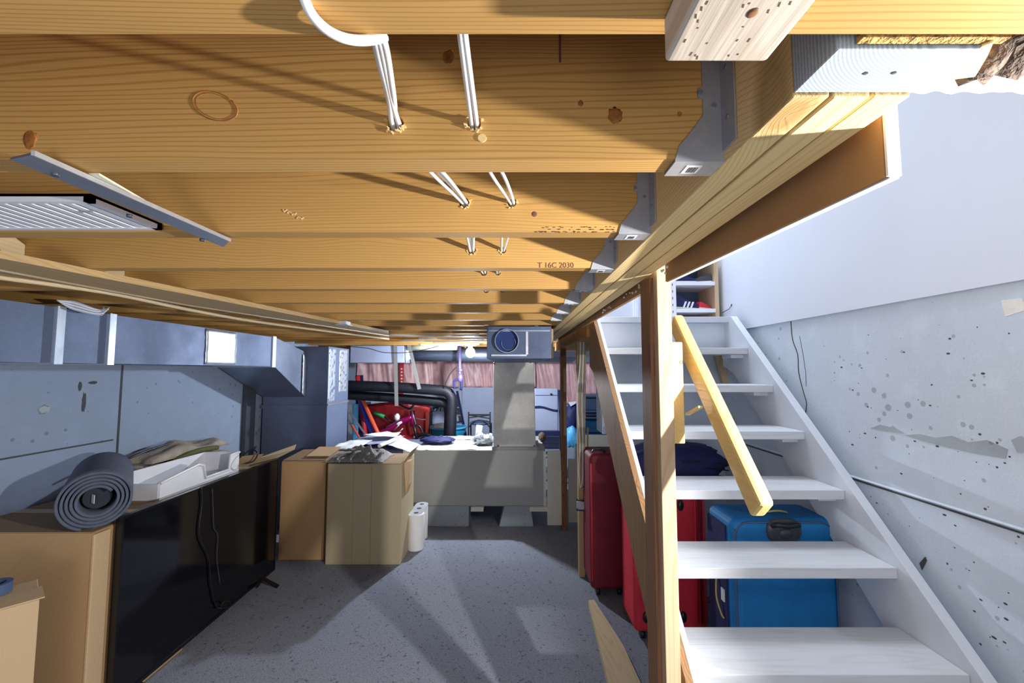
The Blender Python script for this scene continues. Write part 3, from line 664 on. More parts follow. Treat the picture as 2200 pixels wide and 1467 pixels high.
thing('concrete_block', MB().hexa([(a.x, fy+.02, 0), (b.x+.03, fy+.02, 0), (b.x, fy+.22, 0), (a.x, fy+.22, 0), (a.x+.05, fy+.02, fb_-.001), (b.x, fy+.02, fb_-.001), (b.x, fy+.22, fb_-.001), (a.x+.05, fy+.22, fb_-.001)]), M['conc_dk'], 'right concrete block under the furnace, below the riser duct', 'concrete block', 'blocks under the furnace', bevel=.006)
for (x0, x1, ya, lab) in ((1012, 1039, 1086, 'small white wood shim under the middle of the furnace'), (1138, 1182, 1085, 'long white wood shim under the right end of the furnace')):
    a, b = PY(x0, 1090, fy), PY(x1, 1090, fy); thing('wood_shim', MB().box(a.x, b.x, fy-.02, fy+.3, fb_-.04, fb_-.0005), M['furn_lt'], lab, 'shim', 'furnace shims')
for (a, b) in ((-1.0, -.9), (.36, .36)): pass
# white panels leaning right of the furnace
def leanpanel(px, Y, lab, m=M['furn_lt'], t=.02):
    thing('leaning_board', MB().prism([PY(x, y, Y) for x, y in px], (0, t, 0)), m, lab, 'board', 'white panels right of the furnace')
leanpanel(((1176, 968), (1204, 968), (1210, 1128), (1195, 1128), (1176, 1128)), 3.95, 'white panel standing against the right end of the furnace')
leanpanel(((1221, 986), (1240, 986), (1241, 1122), (1222, 1122)), 4.0, 'narrow white panel seen between the two far posts')
leanpanel(((1257, 985), (1276, 985), (1276, 1133), (1257, 1133)), 3.9, 'white panel behind the red suitcase, right of the cable-draped post')
# bulb
r = root('ceiling_bulb', (-.44, 4.42, JB), 'lit bare bulb on a white holder under the far joists', 'light bulb')
part('lamp_holder', MB().cyl((-.44, 4.42, JB-.0005), (-.44, 4.42, JB-.03), .06, 24).cyl((-.44, 4.42, JB-.03), (-.44, 4.42, JB-.055), .024, 16), M['white'], r)
bo = part('bulb', MB().ell((-.44, 4.42, CZ+.185), (.050, .050, .053), 20, 14), M['glow'], r)
# ================================================================== STAIRS
TX0, TX1 = .52, 1.31
RUN = .2125; RISE = .1987
T1Y = 2.555
def tz(k): return LZ - RISE*(k-1)
def ty(k): return T1Y - RUN*(k-1) - .02
st = root('staircase', (.915, 1.3, 0), 'white-painted open-riser wooden staircase rising to the hallway landing', 'staircase')
for k in range(2, 9):
    y0 = ty(k); o = part('tread', MB().box(TX0, TX1, y0, y0+.225, tz(k)-.036, tz(k)), M['tread'], st, bevel=.003)
    part('cleat', MB().box(TX1-.07, TX1, y0+.05, y0+.15, tz(k)-.056, tz(k)-.0365), M['painted'], o)
part('landing_nosing', MB().box(TX0-.04, TX1+.045, T1Y-.035, T1Y+.3, LZ-.034, LZ), M['painted'], st, bevel=.002)
part('landing_riser', MB().box(TX0, TX1, T1Y+.02, T1Y+.045, tz(2)+.001, LZ-.035), M['painted'], st)
def stringer(x0, x1):
    d = Vector((0, -RUN, -RISE)).normalized(); nrm = Vector((0, -d.z, d.y)) # pointing up-front
    nrm = Vector((0, d.z, -d.y));  nrm = nrm if nrm.z > 0 else -nrm
    p = Vector((0, ty(2), tz(2))) + nrm*.028
    # front edge line through p; rear edge .25 below
    def at_z(pt, z): t = (z-pt.z)/d.z; return pt + d*t
    q = p - nrm*.245
    top = LZ
    poly = [at_z(p, top), at_z(p, 0.001), at_z(q, 0.001), at_z(q, tz(3)+.06), Vector((0, T1Y+.05, tz(2)-.10)), Vector((0, T1Y+.05, top))]
    return MB().prism([(x0, v.y, v.z) for v in poly], (x1-x0, 0, 0))
part('stringer', stringer(.482, .503), M['stringer'], st, 'bare brown outer stringer face', .001)
part('stringer_painted_face', stringer(.5032, .5198), M['painted'], st, None, .001)
part('stringer', stringer(TX1+.0002, TX1+.038), M['painted'], st, 'white right stringer', .002)
# newel / near post
post = root('stair_post', (.455, 1.27, 0), 'tall pine stud standing at the near foot of the staircase, floor to beam', 'post')
py = PX(1420, 1000, .438).y
part('stud', MB().box(.4215, .4625, 1.205, 1.296, 0, CZ+.302), M['post'], post, bevel=.002)
part('packing_piece', MB().box(.409, .4213, 1.235, 1.32, 0, JB-.012), M['post_dk'], post)
rb_ = root('rail_block', (.50, 1.32, CZ-.22), 'short pale wood block screwed to the near stair post behind the handrail', 'wood block')
part('block', MB().box(.463, .503, 1.232, 1.27, PY(1463, 952, 1.24).z, PY(1463, 735, 1.24).z), M['rail'], rb_, bevel=.003)
q = PY(1464, 778, 1.232); part('knot', MB().torus((q.x, 1.2315, q.z), (0,1,0), .0045, .0009, 14), M['post_dk'], rb_)
b0 = PX(1639, 1098, .558); b1 = PX(1452, 690, .558)
hr = root('handrail', b0, 'pale yellow rounded wooden handrail sloping up along the left of the stairs', 'handrail')
hb = MB(); dd = (b1-b0).normalized(); b0e = b0; 
part('rail', MB().bar(b0e, b1, .034, .062, (0, .3, 1)), M['rail'], hr, bevel=.009)
bk = PX(1480, 890, .53); part('bracket', MB().bar(PY(1477, 890, 1.25), PY(1505, 874, 1.16), .012, .006), M['rail'], hr)
# far posts
p3 = root('far_post', (.475, 3.85, 0), 'dark brown wooden post standing right of the furnace', 'post')
q0, q1 = PZ(1212, 1137, 0), None
part('post', MB().box(q0.x-.02, q0.x+.030, q0.y-.02, q0.y+.07, 0, JB-.007), M['post_dk'], p3, bevel=.002)
for (ya, yb) in ((778, 842), (862, 935)): 
    a, b = PY(1210, yb, q0.y-.021), PY(1210, ya, q0.y-.021); part('lit_side_patch', MB().box(q0.x+.004, q0.x+.030, q0.y-.0225, q0.y-.0205, a.z, b.z), M['stud'], p3, 'lit right side in paler colour')  # lit right side of the post put in as paler wood
p2 = root('cable_post', (.475, 2.95, 0), 'rough pale wooden stud with hanging cables left of the staircase', 'post')
y2 = PZ(1250, 1240, 0).y
q = PY(1249, 1000, y2)
part('stud', MB().box(q.x-.022, q.x+.018, y2, y2+.06, 0, JB-.007), M['stud'], p2, bevel=.002)
cl = root('hanging_cables', (q.x, y2-.03, CZ-.6), 'bunch of pale brown cables hanging down the stud left of the staircase', 'cable')
for i in range(6):
    pts = [PY(1190+i*2, 690-i, 2.75), PY(1220+i*4, 692-i*2, 2.8), PY(1244+i*3, 690, y2-.03), PY(1246+i*2.2, 780, y2-.03), PY(1240+i*3.4, 860, y2-.03), PY(1246+i*2, 950, y2-.03), PY(1244+i*2.6, 1010+6*i, y2-.03), PY(1247, 1048, y2-.03)]
    part('cable', MB().tube(pts, .0042, 6, smooth_path=4), M['cable_g'] if i % 3 else M['cable'], cl)
cy = y2-.03
ck_ = root('cable_clip', PY(1254, 1085, cy), 'grey metal clip on the lower end of the hanging cables', 'clip')
a, b = PY(1240, 1098, cy), PY(1264, 1078, cy); part('plate', MB().box(a.x, b.x, cy, cy+.02, a.z, b.z), M['hang'], ck_, bevel=.003)
for yy in (1075, 1096):
    a = PY(1240, yy, cy-.004); b = PY(1262, yy, cy-.004); part('hook', MB().tube([a+Vector((.004, 0, .012)), a, b, b+Vector((0, 0, .008))], .004, 6, smooth_path=3), M['black'], ck_)
# brace behind the treads
thing('wood_brace', MB().bar(PY(1546, 760, 2.75), PY(1562, 825, 2.75), .03, .06), M['post'], 'short brown wood brace behind the upper treads', 'wood brace')
# floor plate
bp = [PZ(1240, 1291, .02), PZ(1274, 1288, .02), PZ(1302, 1340, .02), PZ(1335, 1388, .02), PZ(1300, 1470, .02), PZ(1322, 1500, .02)]
thing('floor_plank', MB().prism([PZ(x, y, .038) for x, y in ((1264, 1289), (1276, 1288), (1338, 1384), (1420, 1560), (1330, 1560))], (0, 0, -.0375)), M['whitewood'], 'pale wooden floor plate lying beside the foot of the stairs', 'plank')
# ================================================================== SUITCASES
def suitcase(name, x0, x1, y0, y1, h, m, md, label, rb, extras):
    r = root(name, ((x0+x1)/2, (y0+y1)/2, 0), label, 'suitcase')
    bodyb = MB().box(x0, x1, y0, y1, .045, h); part('body', bodyb, m, r, bevel=rb, )
    r.children[0].modifiers[0].segments = 5
    wb = None
    for (x, y) in ((x0+.05, y0+.04), (x1-.05, y0+.04), (x0+.05, y1-.04), (x1-.05, y1-.04)):
        part('wheel', MB().cyl((x-.012, y, .025), (x+.012, y, .025), .0248, 14), M['black'], r)
    extras(r); return r
def ring_pipe(x0, x1, y, z0, z1, r, rr=.04):
    pts = []
    for (cx, cz, a0) in ((x1-rr, z1-rr, 0), (x0+rr, z1-rr, 90), (x0+rr, z0+rr, 180), (x1-rr, z0+rr, 270)):
        for k in range(5): a = R(a0+k*22.5); pts.append((cx+rr*math.cos(a), y, cz+rr*math.sin(a)))
    pts.append(pts[0]); return MB().tube(pts, r, 6, False)
BX0, BX1, BY0, BY1, BH = .905, 1.352-.01, 1.775, 2.0, CZ-.615
def ex_blue(r):
    part('side_gusset', MB().box(BX0-.006, BX0+.02, BY0+.045, BY1-.02, .08, BH-.04), M['navy'], r, 'navy zipped side')
    part('piping', ring_pipe(BX0+.012, BX1-.012, BY0+.003, .06, BH-.012, .004, .06), M['slate'], r)
    hx_, hy_ = (PY(1683, 1130, BY0).x), BY0
    hp = part('handle_base', MB().ell((hx_, BY0+.0, BH-.045), (.072, .016, .052), 24, 12, None, 0, 0, 3, .8), M['dkgrey'], r, 'dark grey moulded handle base')
    part('handle', MB().tube([(hx_-.055, BY0-.012, BH-.02), (hx_-.04, BY0-.028, BH-.012), (hx_, BY0-.032, BH-.015), (hx_+.04, BY0-.028, BH-.012), (hx_+.055, BY0-.012, BH-.02)], .010, 10, smooth_path=4), M['black'], hp)
    part('dial', MB().ell((hx_, BY0-.012, BH-.052), (.028, .012, .024), 18, 10), M['dkgrey'], hp)
    part('strap', MB().tube([(hx_-.10, BY0+.06, BH+.002), (hx_-.05, BY0+.05, BH+.014), (hx_+.02, BY0+.06, BH+.016), (hx_+.07, BY0+.08, BH+.002)], .004, 6, smooth_path=5), M['yel'], r)
    part('strap', MB().tube([(BX0-.012, BY0+.12, BH-.28), (BX0-.02, BY0+.11, BH-.36), (BX0-.014, BY0+.08, BH-.42), (BX0-.008, BY0+.07, BH-.43)], .0035, 6, smooth_path=5), M['yel'], r)
    part('luggage_tag', MB().box(BX0-.012, BX0-.007, BY0+.06, BY0+.085, BH-.36, BH-.31), M['tag'], r)
suitcase('blue_suitcase', BX0, BX1, BY0, BY1, BH, M['blue'], M['navy'], 'blue fabric suitcase with dark moulded handle under the stairs', .035, ex_blue)
RY = PZ(1400, 1385, 0).y+.02
rx0_, rx1_ = PY(1361, 1200, RY).x, PY(1516, 1200, RY).x
RH = CZ-.64
def ex_red(r):
    for z_ in (CZ-.735, CZ-1.32):
        for xx in (PY(1462, 1100, RY).x, PY(1383, 1100, RY).x):
            part('rivet_grommet', MB().ell((xx, RY-.002, z_), (.018, .012, .03), 16, 10), M['black'], r)
    for i in range(3):
        xx = PY(1492+i*9, 1100, RY).x; part('zip_piping', MB().tube([(xx, RY-.004, .1), (xx, RY-.006, RH-.05)], .006, 8), M['red_dk'] if i % 2 else M['red'], r)
suitcase('red_suitcase', rx0_, rx1_, RY, RY+.26, RH, M['red'], M['red_dk'], 'bright red suitcase standing beside the blue one under the stairs', .03, ex_red)
x0_ = PY(1320, 1200, RY+.26).x
qz = PY(1300, 968, 2.9); xa = PY(1268, 1100, 2.78).x
def ex_r2(r):
    part('piping', MB().tube([(xa+.012, 2.785, .1), (xa+.012, 2.783, qz.z-.06)], .006, 8).tube([(xa+.012, 2.97, .1), (xa+.012, 2.97, qz.z-.04)], .003, 6), M['red'], r)
    part('handle', MB().tube([(xa+.03, 2.85, qz.z-.005), (xa+.05, 2.85, qz.z+.02), (xa+.1, 2.85, qz.z+.02), (xa+.12, 2.85, qz.z-.005)], .008, 8, smooth_path=4), M['black'], r)
suitcase('tall_red_suitcase', xa, xa+.24, 2.78, 3.08, qz.z, M['red_dk'], M['navy'], 'tall wine-red suitcase behind, its side showing left of the stringer', .03, ex_r2)
q = PY(1460, 985, RY+.12)
r = root('black_bag', (q.x, RY+.14, RH), 'soft navy-black bag lying on top of the red suitcase', 'bag')
part('body', MB().ell((q.x-.04, RY+.14, RH+.108), (.29, .15, .105), 30, 16, None, .18, 3, 3, .75), M['navy'], r)
for i in range(3):
    pts = [(q.x-.22+.45*t, RY-.005+.05*abs(t-.5), RH+.05+.035*i+.02*math.sin(3.1*t)) for t in [k/8 for k in range(9)]]
    part('seam', MB().tube(pts, .004, 6), M['black'], r)
# ================================================================== HALLWAY SHELF
sy = 2.72; sL, sR = PY(1443, 620, sy).x, PY(1544, 620, sy).x
r = root('shoe_shelf', ((sL+sR)/2, sy+.12, LZ), 'small wood and white shoe shelf standing on the hallway landing', 'shelf')
zT = PY(1500, 548, sy).z
part('side_panel', MB().box(sR-.026, sR, sy, sy+.26, LZ+.001, zT), M['post'], r)
part('side_panel', MB().box(sL, sL+.028, sy, sy+.26, LZ+.001, zT), M['white'], r, 'white side panel')
hb = MB()
for i in range(10): hb.box(sL+.003, sL+.007, sy-.001, sy, LZ+.05+i*.045, LZ+.065+i*.045)
part('shelf_pin_holes', hb, M['navy'], r)
shz = [PY(1500, 667, sy).z, PY(1500, 609, sy).z, PY(1500, 565, sy).z+.05]
for i, z_ in enumerate(shz): part('shelf_board', MB().box(sL+.028, sR-.026, sy-.005, sy+.25, z_-.012, z_+.012), M['white'], r)
part('back_panel', MB().box(sL+.02, sR-.02, sy+.245, sy+.258, LZ+.001, zT), M['slate'], r)
def shoe(name, x, y, z, ln, m, label, rotz=0, tip=0, extra=None, sole=M['cream']):
    r = root(name, (x, y, z), label, 'shoe'); r.rotation_euler = (0, tip, rotz)
    def P(mb, nm, m_, par=r):
        o = bpy.data.objects.new(nm, _mesh(nm, mb, m_, Vector((0,0,0)))); C.objects.link(o); o.parent = par; return o
    pr = [(-.5, 0), (-.5, .30), (-.44, .42), (-.30, .40), (-.15, .33), (.05, .27), (.25, .18), (.42, .14), (.5, .06), (.5, 0)]
    o = P(MB().prism([(a*ln, -.18*ln, b*ln+.008) for a, b in pr], (0, .36*ln, 0)), 'upper', m); bev(o, .01, 3)
    o2 = P(MB().box(-.51*ln, .51*ln, -.19*ln, .19*ln, .0, .012), 'sole', sole); bev(o2, .004)
    if extra: extra(P, ln)
    return r
def stripes(P, ln):
    for i in range(3):
        a = -.16+i*.12; P(MB().prism([(a*ln, -.181*ln, .03*ln), ((a+.06)*ln, -.181*ln, .03*ln), ((a+.13)*ln, -.181*ln, .25*ln), ((a+.07)*ln, -.181*ln, .25*ln)], (0, -.003, 0)), 'white_stripe', M['white'])
z0 = shz[0]+.013; xm = (sL+sR)/2
shoe('sneaker', xm-.045, sy+.06, z0, .20, M['navy'], 'navy sneaker with three white stripes on the lower shelf', 0, R(4), stripes)
shoe('sneaker', xm+.02, sy+.155, z0, .20, M['rplast'], 'red sneaker behind the striped one on the lower shelf', 0, 0, None, M['lime'])
shoe('sneaker', xm+.075, sy+.05, z0, .10, M['red'], 'small bright red shoe at the right of the lower shelf', R(20))
z1 = shz[1]+.013
shoe('sandal', xm-.05, sy+.06, z1, .15, M['navy'], 'dark navy sandal on the left of the upper shelf', 0, 0, None, M['white'])
shoe('sandal', xm+.065, sy+.06, z1, .13, M['dkgrey'], 'dark grey shoe on the right of the upper shelf', R(170), 0, None, M['white'])
shoe('sneaker', xm+.0, sy+.17, z1, .2, M['slate'], 'slate blue shoe at the back of the upper shelf', 0)
thing('wall_hook', MB().tube([PX(1551, 672, RW-.02), PX(1566, 664, RW-.02), PX(1572, 655, RW-.02)], .002, 6).cyl(PX(1572, 655, RW-.016), PX(1572, 655, RW-.012), .006, 8), M['dkgrey'], 'thin dark hook on the white wall right of the shoe shelf', 'hook')
# ================================================================== LEFT PILE
def carton(name, x0, x1, y0, y1, h, label, m=M['card'], z0=0.0, tape=True, top=None, group=None, bevel=.004):
    r = root(name, ((x0+x1)/2, (y0+y1)/2, z0), label, 'cardboard box', group)
    part('carton', MB().box(x0, x1, y0, y1, z0, h), m, r, bevel=bevel)
    part('top_flap', MB().box(x0+.003, x1-.003, y0+.003, (y0+y1)/2-.002, h, h+.004), top or M['card_t'], r)
    part('top_flap', MB().box(x0+.003, x1-.003, (y0+y1)/2+.002, y1-.003, h, h+.004), top or M['card_t'], r)
    if tape: part('tape', MB().box(x0+.004, x1-.004, (y0+y1)/2-.025, (y0+y1)/2+.025, h+.004, h+.0048), M['tape'], r)
    return r
bh = CZ-.665
r = carton('cardboard_box', -2.33, -1.712, 1.76, 2.28, bh, 'large brown cardboard box at the left edge beneath the rolled mat')
part('lit_side_strip', MB().prism([(-1.712, 1.757, 0.002), (-1.7, 1.757, 0.002), (-1.7, 1.757, bh-.004), (-1.712, 1.757, bh-.004)], (0, .07, 0)), M['card_l'], r, 'lit side face in paler colour', .003)  # lit side of the carton imitated by a paler strip
carton('cardboard_box', -2.33, -1.75, 2.30, 2.78, bh-.01, 'brown box behind the television carrying the white tray')
carton('cardboard_box', -2.33, -1.75, 2.80, 3.16, bh-.02, 'brown box behind the far end of the television with open flap', top=M['card_t'])
u1 = Vector((-.76, .65, 0)); u2 = Vector((-.65, -.76, 0)); p0 = Vector((-1.60, 1.475, 0)); sz = CZ-.775
r = root('small_cardboard_box', p0+u1*.1+u2*.16, 'small pale cardboard box turned at an angle in the bottom left corner', 'cardboard box')
part('carton', MB().prism([p0, p0+u1*.22, p0+u1*.22+u2*.34, p0+u2*.34], (0, 0, sz)), M['card_l'], r, bevel=.003)
q0 = p0+Vector((0, 0, sz)); part('top_flap', MB().prism([q0+u1*.004+u2*-.012, q0+u1*.12+u2*-.008, q0+u1*.12+u2*.34, q0+u1*.004+u2*.34], (0, 0, .004)), M['card_l'], r)
q = PY(8, 1282, 1.42); 
thing('tape_roll', MB().ring((-1.79, 1.50, sz+.0045), (0,0,1), .045, .03, .035), M['slate'], 'grey tape roll on the small box in the bottom left corner', 'tape')
# television
TVX = -1.665; ty0, ty1 = 1.835, 3.04; tz0, tz1 = .055, CZ-.625
r = root('television', (TVX, (ty0+ty1)/2, 0), 'large black flat-screen television standing on the floor against the boxes', 'television')
part('back_housing', MB().box(TVX-.032, TVX-.012, ty0+.004, ty1-.004, tz0+.004, tz1-.004), M['tvb'], r, bevel=.004)
part('bezel', MB().box(TVX-.012, TVX+.004, ty0, ty1, tz0, tz0+.016).box(TVX-.012, TVX+.004, ty0, ty1, tz1-.010, tz1).box(TVX-.012, TVX+.004, ty0, ty0+.010, tz0+.016, tz1-.01).box(TVX-.012, TVX+.004, ty1-.010, ty1, tz0+.016, tz1-.01), M['tvb'], r)
part('screen', MB().box(TVX-.010, TVX+.001, ty0+.011, ty1-.011, tz0+.017, tz1-.011), M['tvs'], r, 'glossy black screen')
for yy in (ty0+.13, ty1-.13):
    part('foot', MB().bar((TVX, yy, tz0), (TVX+.10, yy, .004), .03, .006, (0, 0, 1)).bar((TVX-.01, yy, tz0), (TVX-.035, yy, .004), .03, .006), M['tvb'], r)
cpts = [PX(x, y, TVX+.008) for x, y in ((432, 1046), (434, 1080), (428, 1130), (430, 1160), (448, 1200), (452, 1250), (460, 1290), (466, 1304))]
cpts += [PX(478, 1306, TVX+.03), PX(494, 1302, TVX+.03), PX(494, 1293, TVX+.03), PX(482, 1292, TVX+.03), PX(474, 1302, TVX+.02)]
thing('power_cord', MB().tube(cpts, .0035, 6, smooth_path=5), M['cable_k'], 'black power cord hanging down in front of the television screen', 'cord')
gl = [PX(x, y, TVX+.007) for x, y in ((456, 1050), (458, 1100), (460, 1135), (468, 1150), (466, 1200), (473, 1255))]
thing('power_cord', MB().tube(gl, .0016, 6, smooth_path=4), M['dkgrey'], 'thin dark cord right of the power cord over the screen', 'cord')
# rolled mat
a = Vector((-1.735, 1.79, bh+.122)); b = Vector((-2.12, 2.22, bh+.122)); ax = (b-a).normalized(); sd = ax.cross(Vector((0,0,1))).normalized(); up = Vector((0,0,1))
r = root('rolled_mat', (a+b)/2-Vector((0,0,.117)), 'rolled dark grey exercise mat lying on the large left box', 'exercise mat')
def spiral(u, v):
    th = u*2*math.pi*4.6+.6; rad = .05+u*.064
    return a + ax*((b-a).length*v) + sd*(math.cos(th)*rad) + up*(math.sin(th)*rad)
part('mat', MB().sheet(spiral, 180, 6, .0095), M['mat'], r)
c = a+ax*.05; part('tag', MB().obox(a+ax*.04+sd*-.012+up*.0, (.03, .002, .035), Matrix.Rotation(R(-30), 3, 'Z')), M['tag'], r, 'small pale tag inside the roll')
part('inner_core', MB().cyl(a+ax*.06, a+ax*.5, .046, 20), M['mat_in'], r)
# white tray with notch
r = root('plastic_tray', (-1.95, 2.45, bh), 'white open plastic tray with a notched side on the boxes behind the television', 'tray')
tx0, tx1, tya, tyb, th = -2.02, -1.80, 2.18, 2.80, .125; zb = bh+.002; t = .006
part('tray_floor', MB().box(tx0, tx1, tya, tyb, zb, zb+.006), M['white'], r)
wp = [(tya, zb), (tyb, zb), (tyb, zb+th), (tyb-.09, zb+th), (tyb-.10, zb+.035), (tyb-.30, zb+.035), (tyb-.32, zb+th*.88), (tyb-.36, zb+th), (tya+.02, zb+th*.72), (tya, zb+th*.68)]
part('notched_wall', MB().prism([(tx1, y, z) for y, z in wp], (t, 0, 0)), M['white'], r)
rim = [Vector((tx1+.006, y, z)) for y, z in wp[2:]][::-1]
part('rim', MB().tube(rim, .008, 8), M['white'], r)
part('rear_wall', MB().box(tx0-t, tx0, tya, tyb, zb, zb+th), M['white'], r)
part('end_wall', MB().box(tx0, tx1, tya-t, tya, zb, zb+th*.68), M['white'], r); part('end_wall', MB().box(tx0, tx1, tyb, tyb+t, zb, zb+th), M['white'], r)
# folded blanket
r = root('folded_blanket', (-2.14, 2.7, bh), 'folded beige blanket heaped behind the white tray', 'blanket')
def fold(cx, cy, lx, ly, z0, hh, sd):
    def fn(u, v):
        e = (max(0, 1-abs(2*u-1)**5)*max(0, 1-abs(2*v-1)**5))**.5
        k = .5+.5*math.sin(v*11+u*4+sd)*.45 + .35*noise.noise(Vector((u*3, v*5, sd)))
        return (cx+lx*(u-.5)+.012*noise.noise(Vector((v*4, sd, 1))), cy+ly*(v-.5)+.03*noise.noise(Vector((u*4, sd, 2))), z0+.004+hh*e*max(.25, k+.35))
    return MB().sheet(fn, 30, 50, .004)
part('lower_fold', fold(-2.20, 2.66, .27, .92, bh+.0, .07, 1), M['blanket'], r)
part('middle_fold', fold(-2.20, 2.74, .25, .80, bh+.062, .06, 4), M['blanket'], r)
part('upper_fold', fold(-2.205, 2.80, .24, .66, bh+.118, .062, 7), M['blanket'], r)
part('olive_edge', MB().tube([(-2.09, 2.6, bh+.10), (-2.07, 2.8, bh+.135), (-2.08, 3.0, bh+.12)], .016, 8, smooth_path=4), M['olive'], r, 'olive lining edge')
part('dark_cord', MB().tube([(-2.22, 2.34, bh+.13), (-2.2, 2.45, bh+.16), (-2.2, 2.62, bh+.188), (-2.2, 2.78, bh+.195)], .006, 6, smooth_path=4), M['black'], r)
# loose flaps and cords at the far end
r = root('open_flaps', (-1.9, 3.0, bh), 'open cardboard flap sticking up beside the far end of the television', 'cardboard')
part('flap', MB().prism([PY(532, 1003, 2.95), PY(552, 985, 2.95), PY(636, 955, 3.15), PY(632, 966, 3.12), PY(588, 988, 3.05)], (0, .006, .002)), M['card_g'], r)
part('flap', MB().prism([PY(500, 1000, 2.85), PY(520, 980, 2.85), PY(566, 975, 2.9), PY(550, 995, 2.9)], (0, .006, .0)), M['card_t'], r)
thing('cord_loop', MB().tube([PY(505, 985, 2.9), PY(520, 978, 2.85), PY(540, 966, 2.85), PY(553, 974, 2.84), PY(545, 990, 2.84), PY(527, 996, 2.84)], .004, 6, smooth_path=5), M['cable_k'], 'black cord loop lying on the cardboard flaps', 'cord')
# two cartons near the plenum
cz1 = PZ(650, 1203, 0).y
xa_, xb_ = PY(601, 1100, cz1).x, PY(697, 1100, cz1).x
r = carton('cardboard_box', xa_, xb_, cz1, cz1+.42, PY(650, 992, cz1).z, 'upright brown box between the television and the box with the knitted cloth', M['card'], tape=False)
hh = PY(650, 992, cz1).z
part('open_flap', MB().prism([(xa_, cz1+.02, hh+.006), (xb_-.01, cz1+.02, hh+.006), (xb_+.02, cz1+.22, hh+.055), (xa_+.06, cz1+.22, hh+.05)], (0, .002, .004)), M['card_t'], r)
part('paper_sheet', MB().prism([(xa_+.16, cz1+.06, hh+.03), (xb_-.0, cz1+.06, hh+.03), (xb_+.02, cz1+.24, hh+.07), (xa_+.18, cz1+.24, hh+.07)], (0, .002, .003)), M['card_l'], r)
cz2 = PZ(697, 1213, 0).y; xc, xd = PY(700, 1150, cz2).x, PY(861, 1150, cz2).x; h2 = PY(780, 997, cz2).z
r = carton('cardboard_box', xc, xd, cz2, cz2+.40, h2, 'square-fronted brown box with the knitted cloth on top, beside the paper towels', M['card_g'], tape=False)
q = PY(797, 1100, cz2); part('front_seam', MB().box(q.x-.003, q.x+.001, cz2-.0015, cz2, 0.01, h2-.02), M['card_t'], r, 'dark vertical seam')
q = PY(758, 1100, cz2); part('front_crease', MB().box(q.x-.001, q.x+.001, cz2-.001, cz2, 0.01, h2-.02), M['card_t'], r)
part('raised_flap', MB().prism([(xd-.01, cz2+.02, h2), (xd+.002, cz2+.02, h2), (xd+.045, cz2+.10, h2+.075), (xd+.04, cz2+.38, h2+.07), (xd-.01, cz2+.38, h2)], (0, 0, .004)), M['card_t'], r)
part('hanging_flap', MB().prism([(xd+.002, cz2+.05, h2), (xd+.05, cz2+.06, h2+.01), (xd+.03, cz2+.10, h2-.18), (xd+.002, cz2+.12, h2-.26)], (0, .10, 0)), M['card_l'], r, 'pale hanging side flap')
# knitted cloth
kc = PY(775, 978, cz2+.17)
r = root('knitted_cloth', (kc.x, cz2+.17, h2+.004), 'crumpled grey knitted cloth heaped on the square-fronted box', 'cloth')
def kn(u, v):
    x = kc.x-.22+.44*u; y = cz2+.02+.33*v; e = max(0, 1-((u-.5)*2)**4)*max(0, 1-((v-.5)*2)**4)
    f = noise.noise(Vector((u*5, v*4, 1)))*.5 + .35*noise.noise(Vector((u*11, v*10, 3)))
    return (x+.02*f, y, h2+.009+e*(.06+.08*f*e + .03*math.sin(u*9+v*7)*e) if True else 0)
part('cloth', MB().sheet(lambda u, v: tuple(Vector((kn(u, v)[0], kn(u, v)[1], max(h2+.010, kn(u, v)[2])))), 60, 40, .004), M['knit'], r)
for i in range(4):
    a = R(200+i*32); p = [(kc.x-.05+.08*i, cz2+.14, h2+.06), (kc.x-.10+.1*i, cz2+.07, h2+.065+.01*(i%2)), (kc.x-.13+.1*i, cz2+.02, h2+.03), (kc.x-.10+.1*i, cz2+.005, h2+.018)]
    part('fold', MB().tube(p, .011, 8, smooth_path=4), M['knit'], r)
# paper towels
ty_ = PZ(892, 1187, 0).y; tc = PY(889, 1150, ty_).x
r = root('paper_towel_pack', (tc, ty_+.17, 0), 'pack of white paper towel rolls standing on the floor by the furnace', 'paper towels')
for i in range(3):
    yy = ty_+.07+i*.112; rr = part('roll', MB().cyl((tc+.0*i, yy, .002), (tc, yy, .285), .066 if i == 0 else .052, 32), M['towel'], r, bevel=.006)
    part('core_hole', MB().cyl((tc, yy, .285), (tc, yy, .2862), .020, 16), M['dkgrey'], rr)
part('wrap_top', MB().prism([(tc+.055*math.cos(t), ty_+.07+.062*math.sin(t)+(.224 if math.sin(t) > 0 else 0), .2851) for t in [2*math.pi*k/24 for k in range(24)]], (0, 0, .0006)), M['wrap'], r, 'greyish wrap')
# ================================================================== ON TOP OF THE FURNACE
def sheetpaper(name, px, z, lab, m=M['paper'], grp=None, amp=.01, cat='paper'):
    P = [PZ(x, y, z) for x, y in px]
    def fn(u, v):
        p = (P[0]*(1-u)+P[1]*u)*(1-v) + (P[3]*(1-u)+P[2]*u)*v
        return (p.x, p.y, z+amp*max(0, noise.noise(Vector((u*3, v*3, z*9)))))
    thing(name, MB().sheet(fn, 12, 12, .0015), m, lab, cat, grp)
ft2 = ft+.003
sheetpaper('paper_sheet', ((960, 966), (1024, 966), (1028, 946), (985, 946)), ft2, 'white paper sheet on the furnace left of the crumpled bag', grp='papers on the furnace')
sheetpaper('paper_sheet', ((893, 967), (922, 967), (950, 955), (905, 958)), ft2, 'white paper at the left front corner of the furnace top', grp='papers on the furnace')
sheetpaper('paper_sheet', ((982, 944), (1012, 944), (1012, 936), (982, 936)), ft2+.004, 'small white paper near the black pipe on the furnace', grp='papers on the furnace')
q = PZ(938, 948, ft+.03)
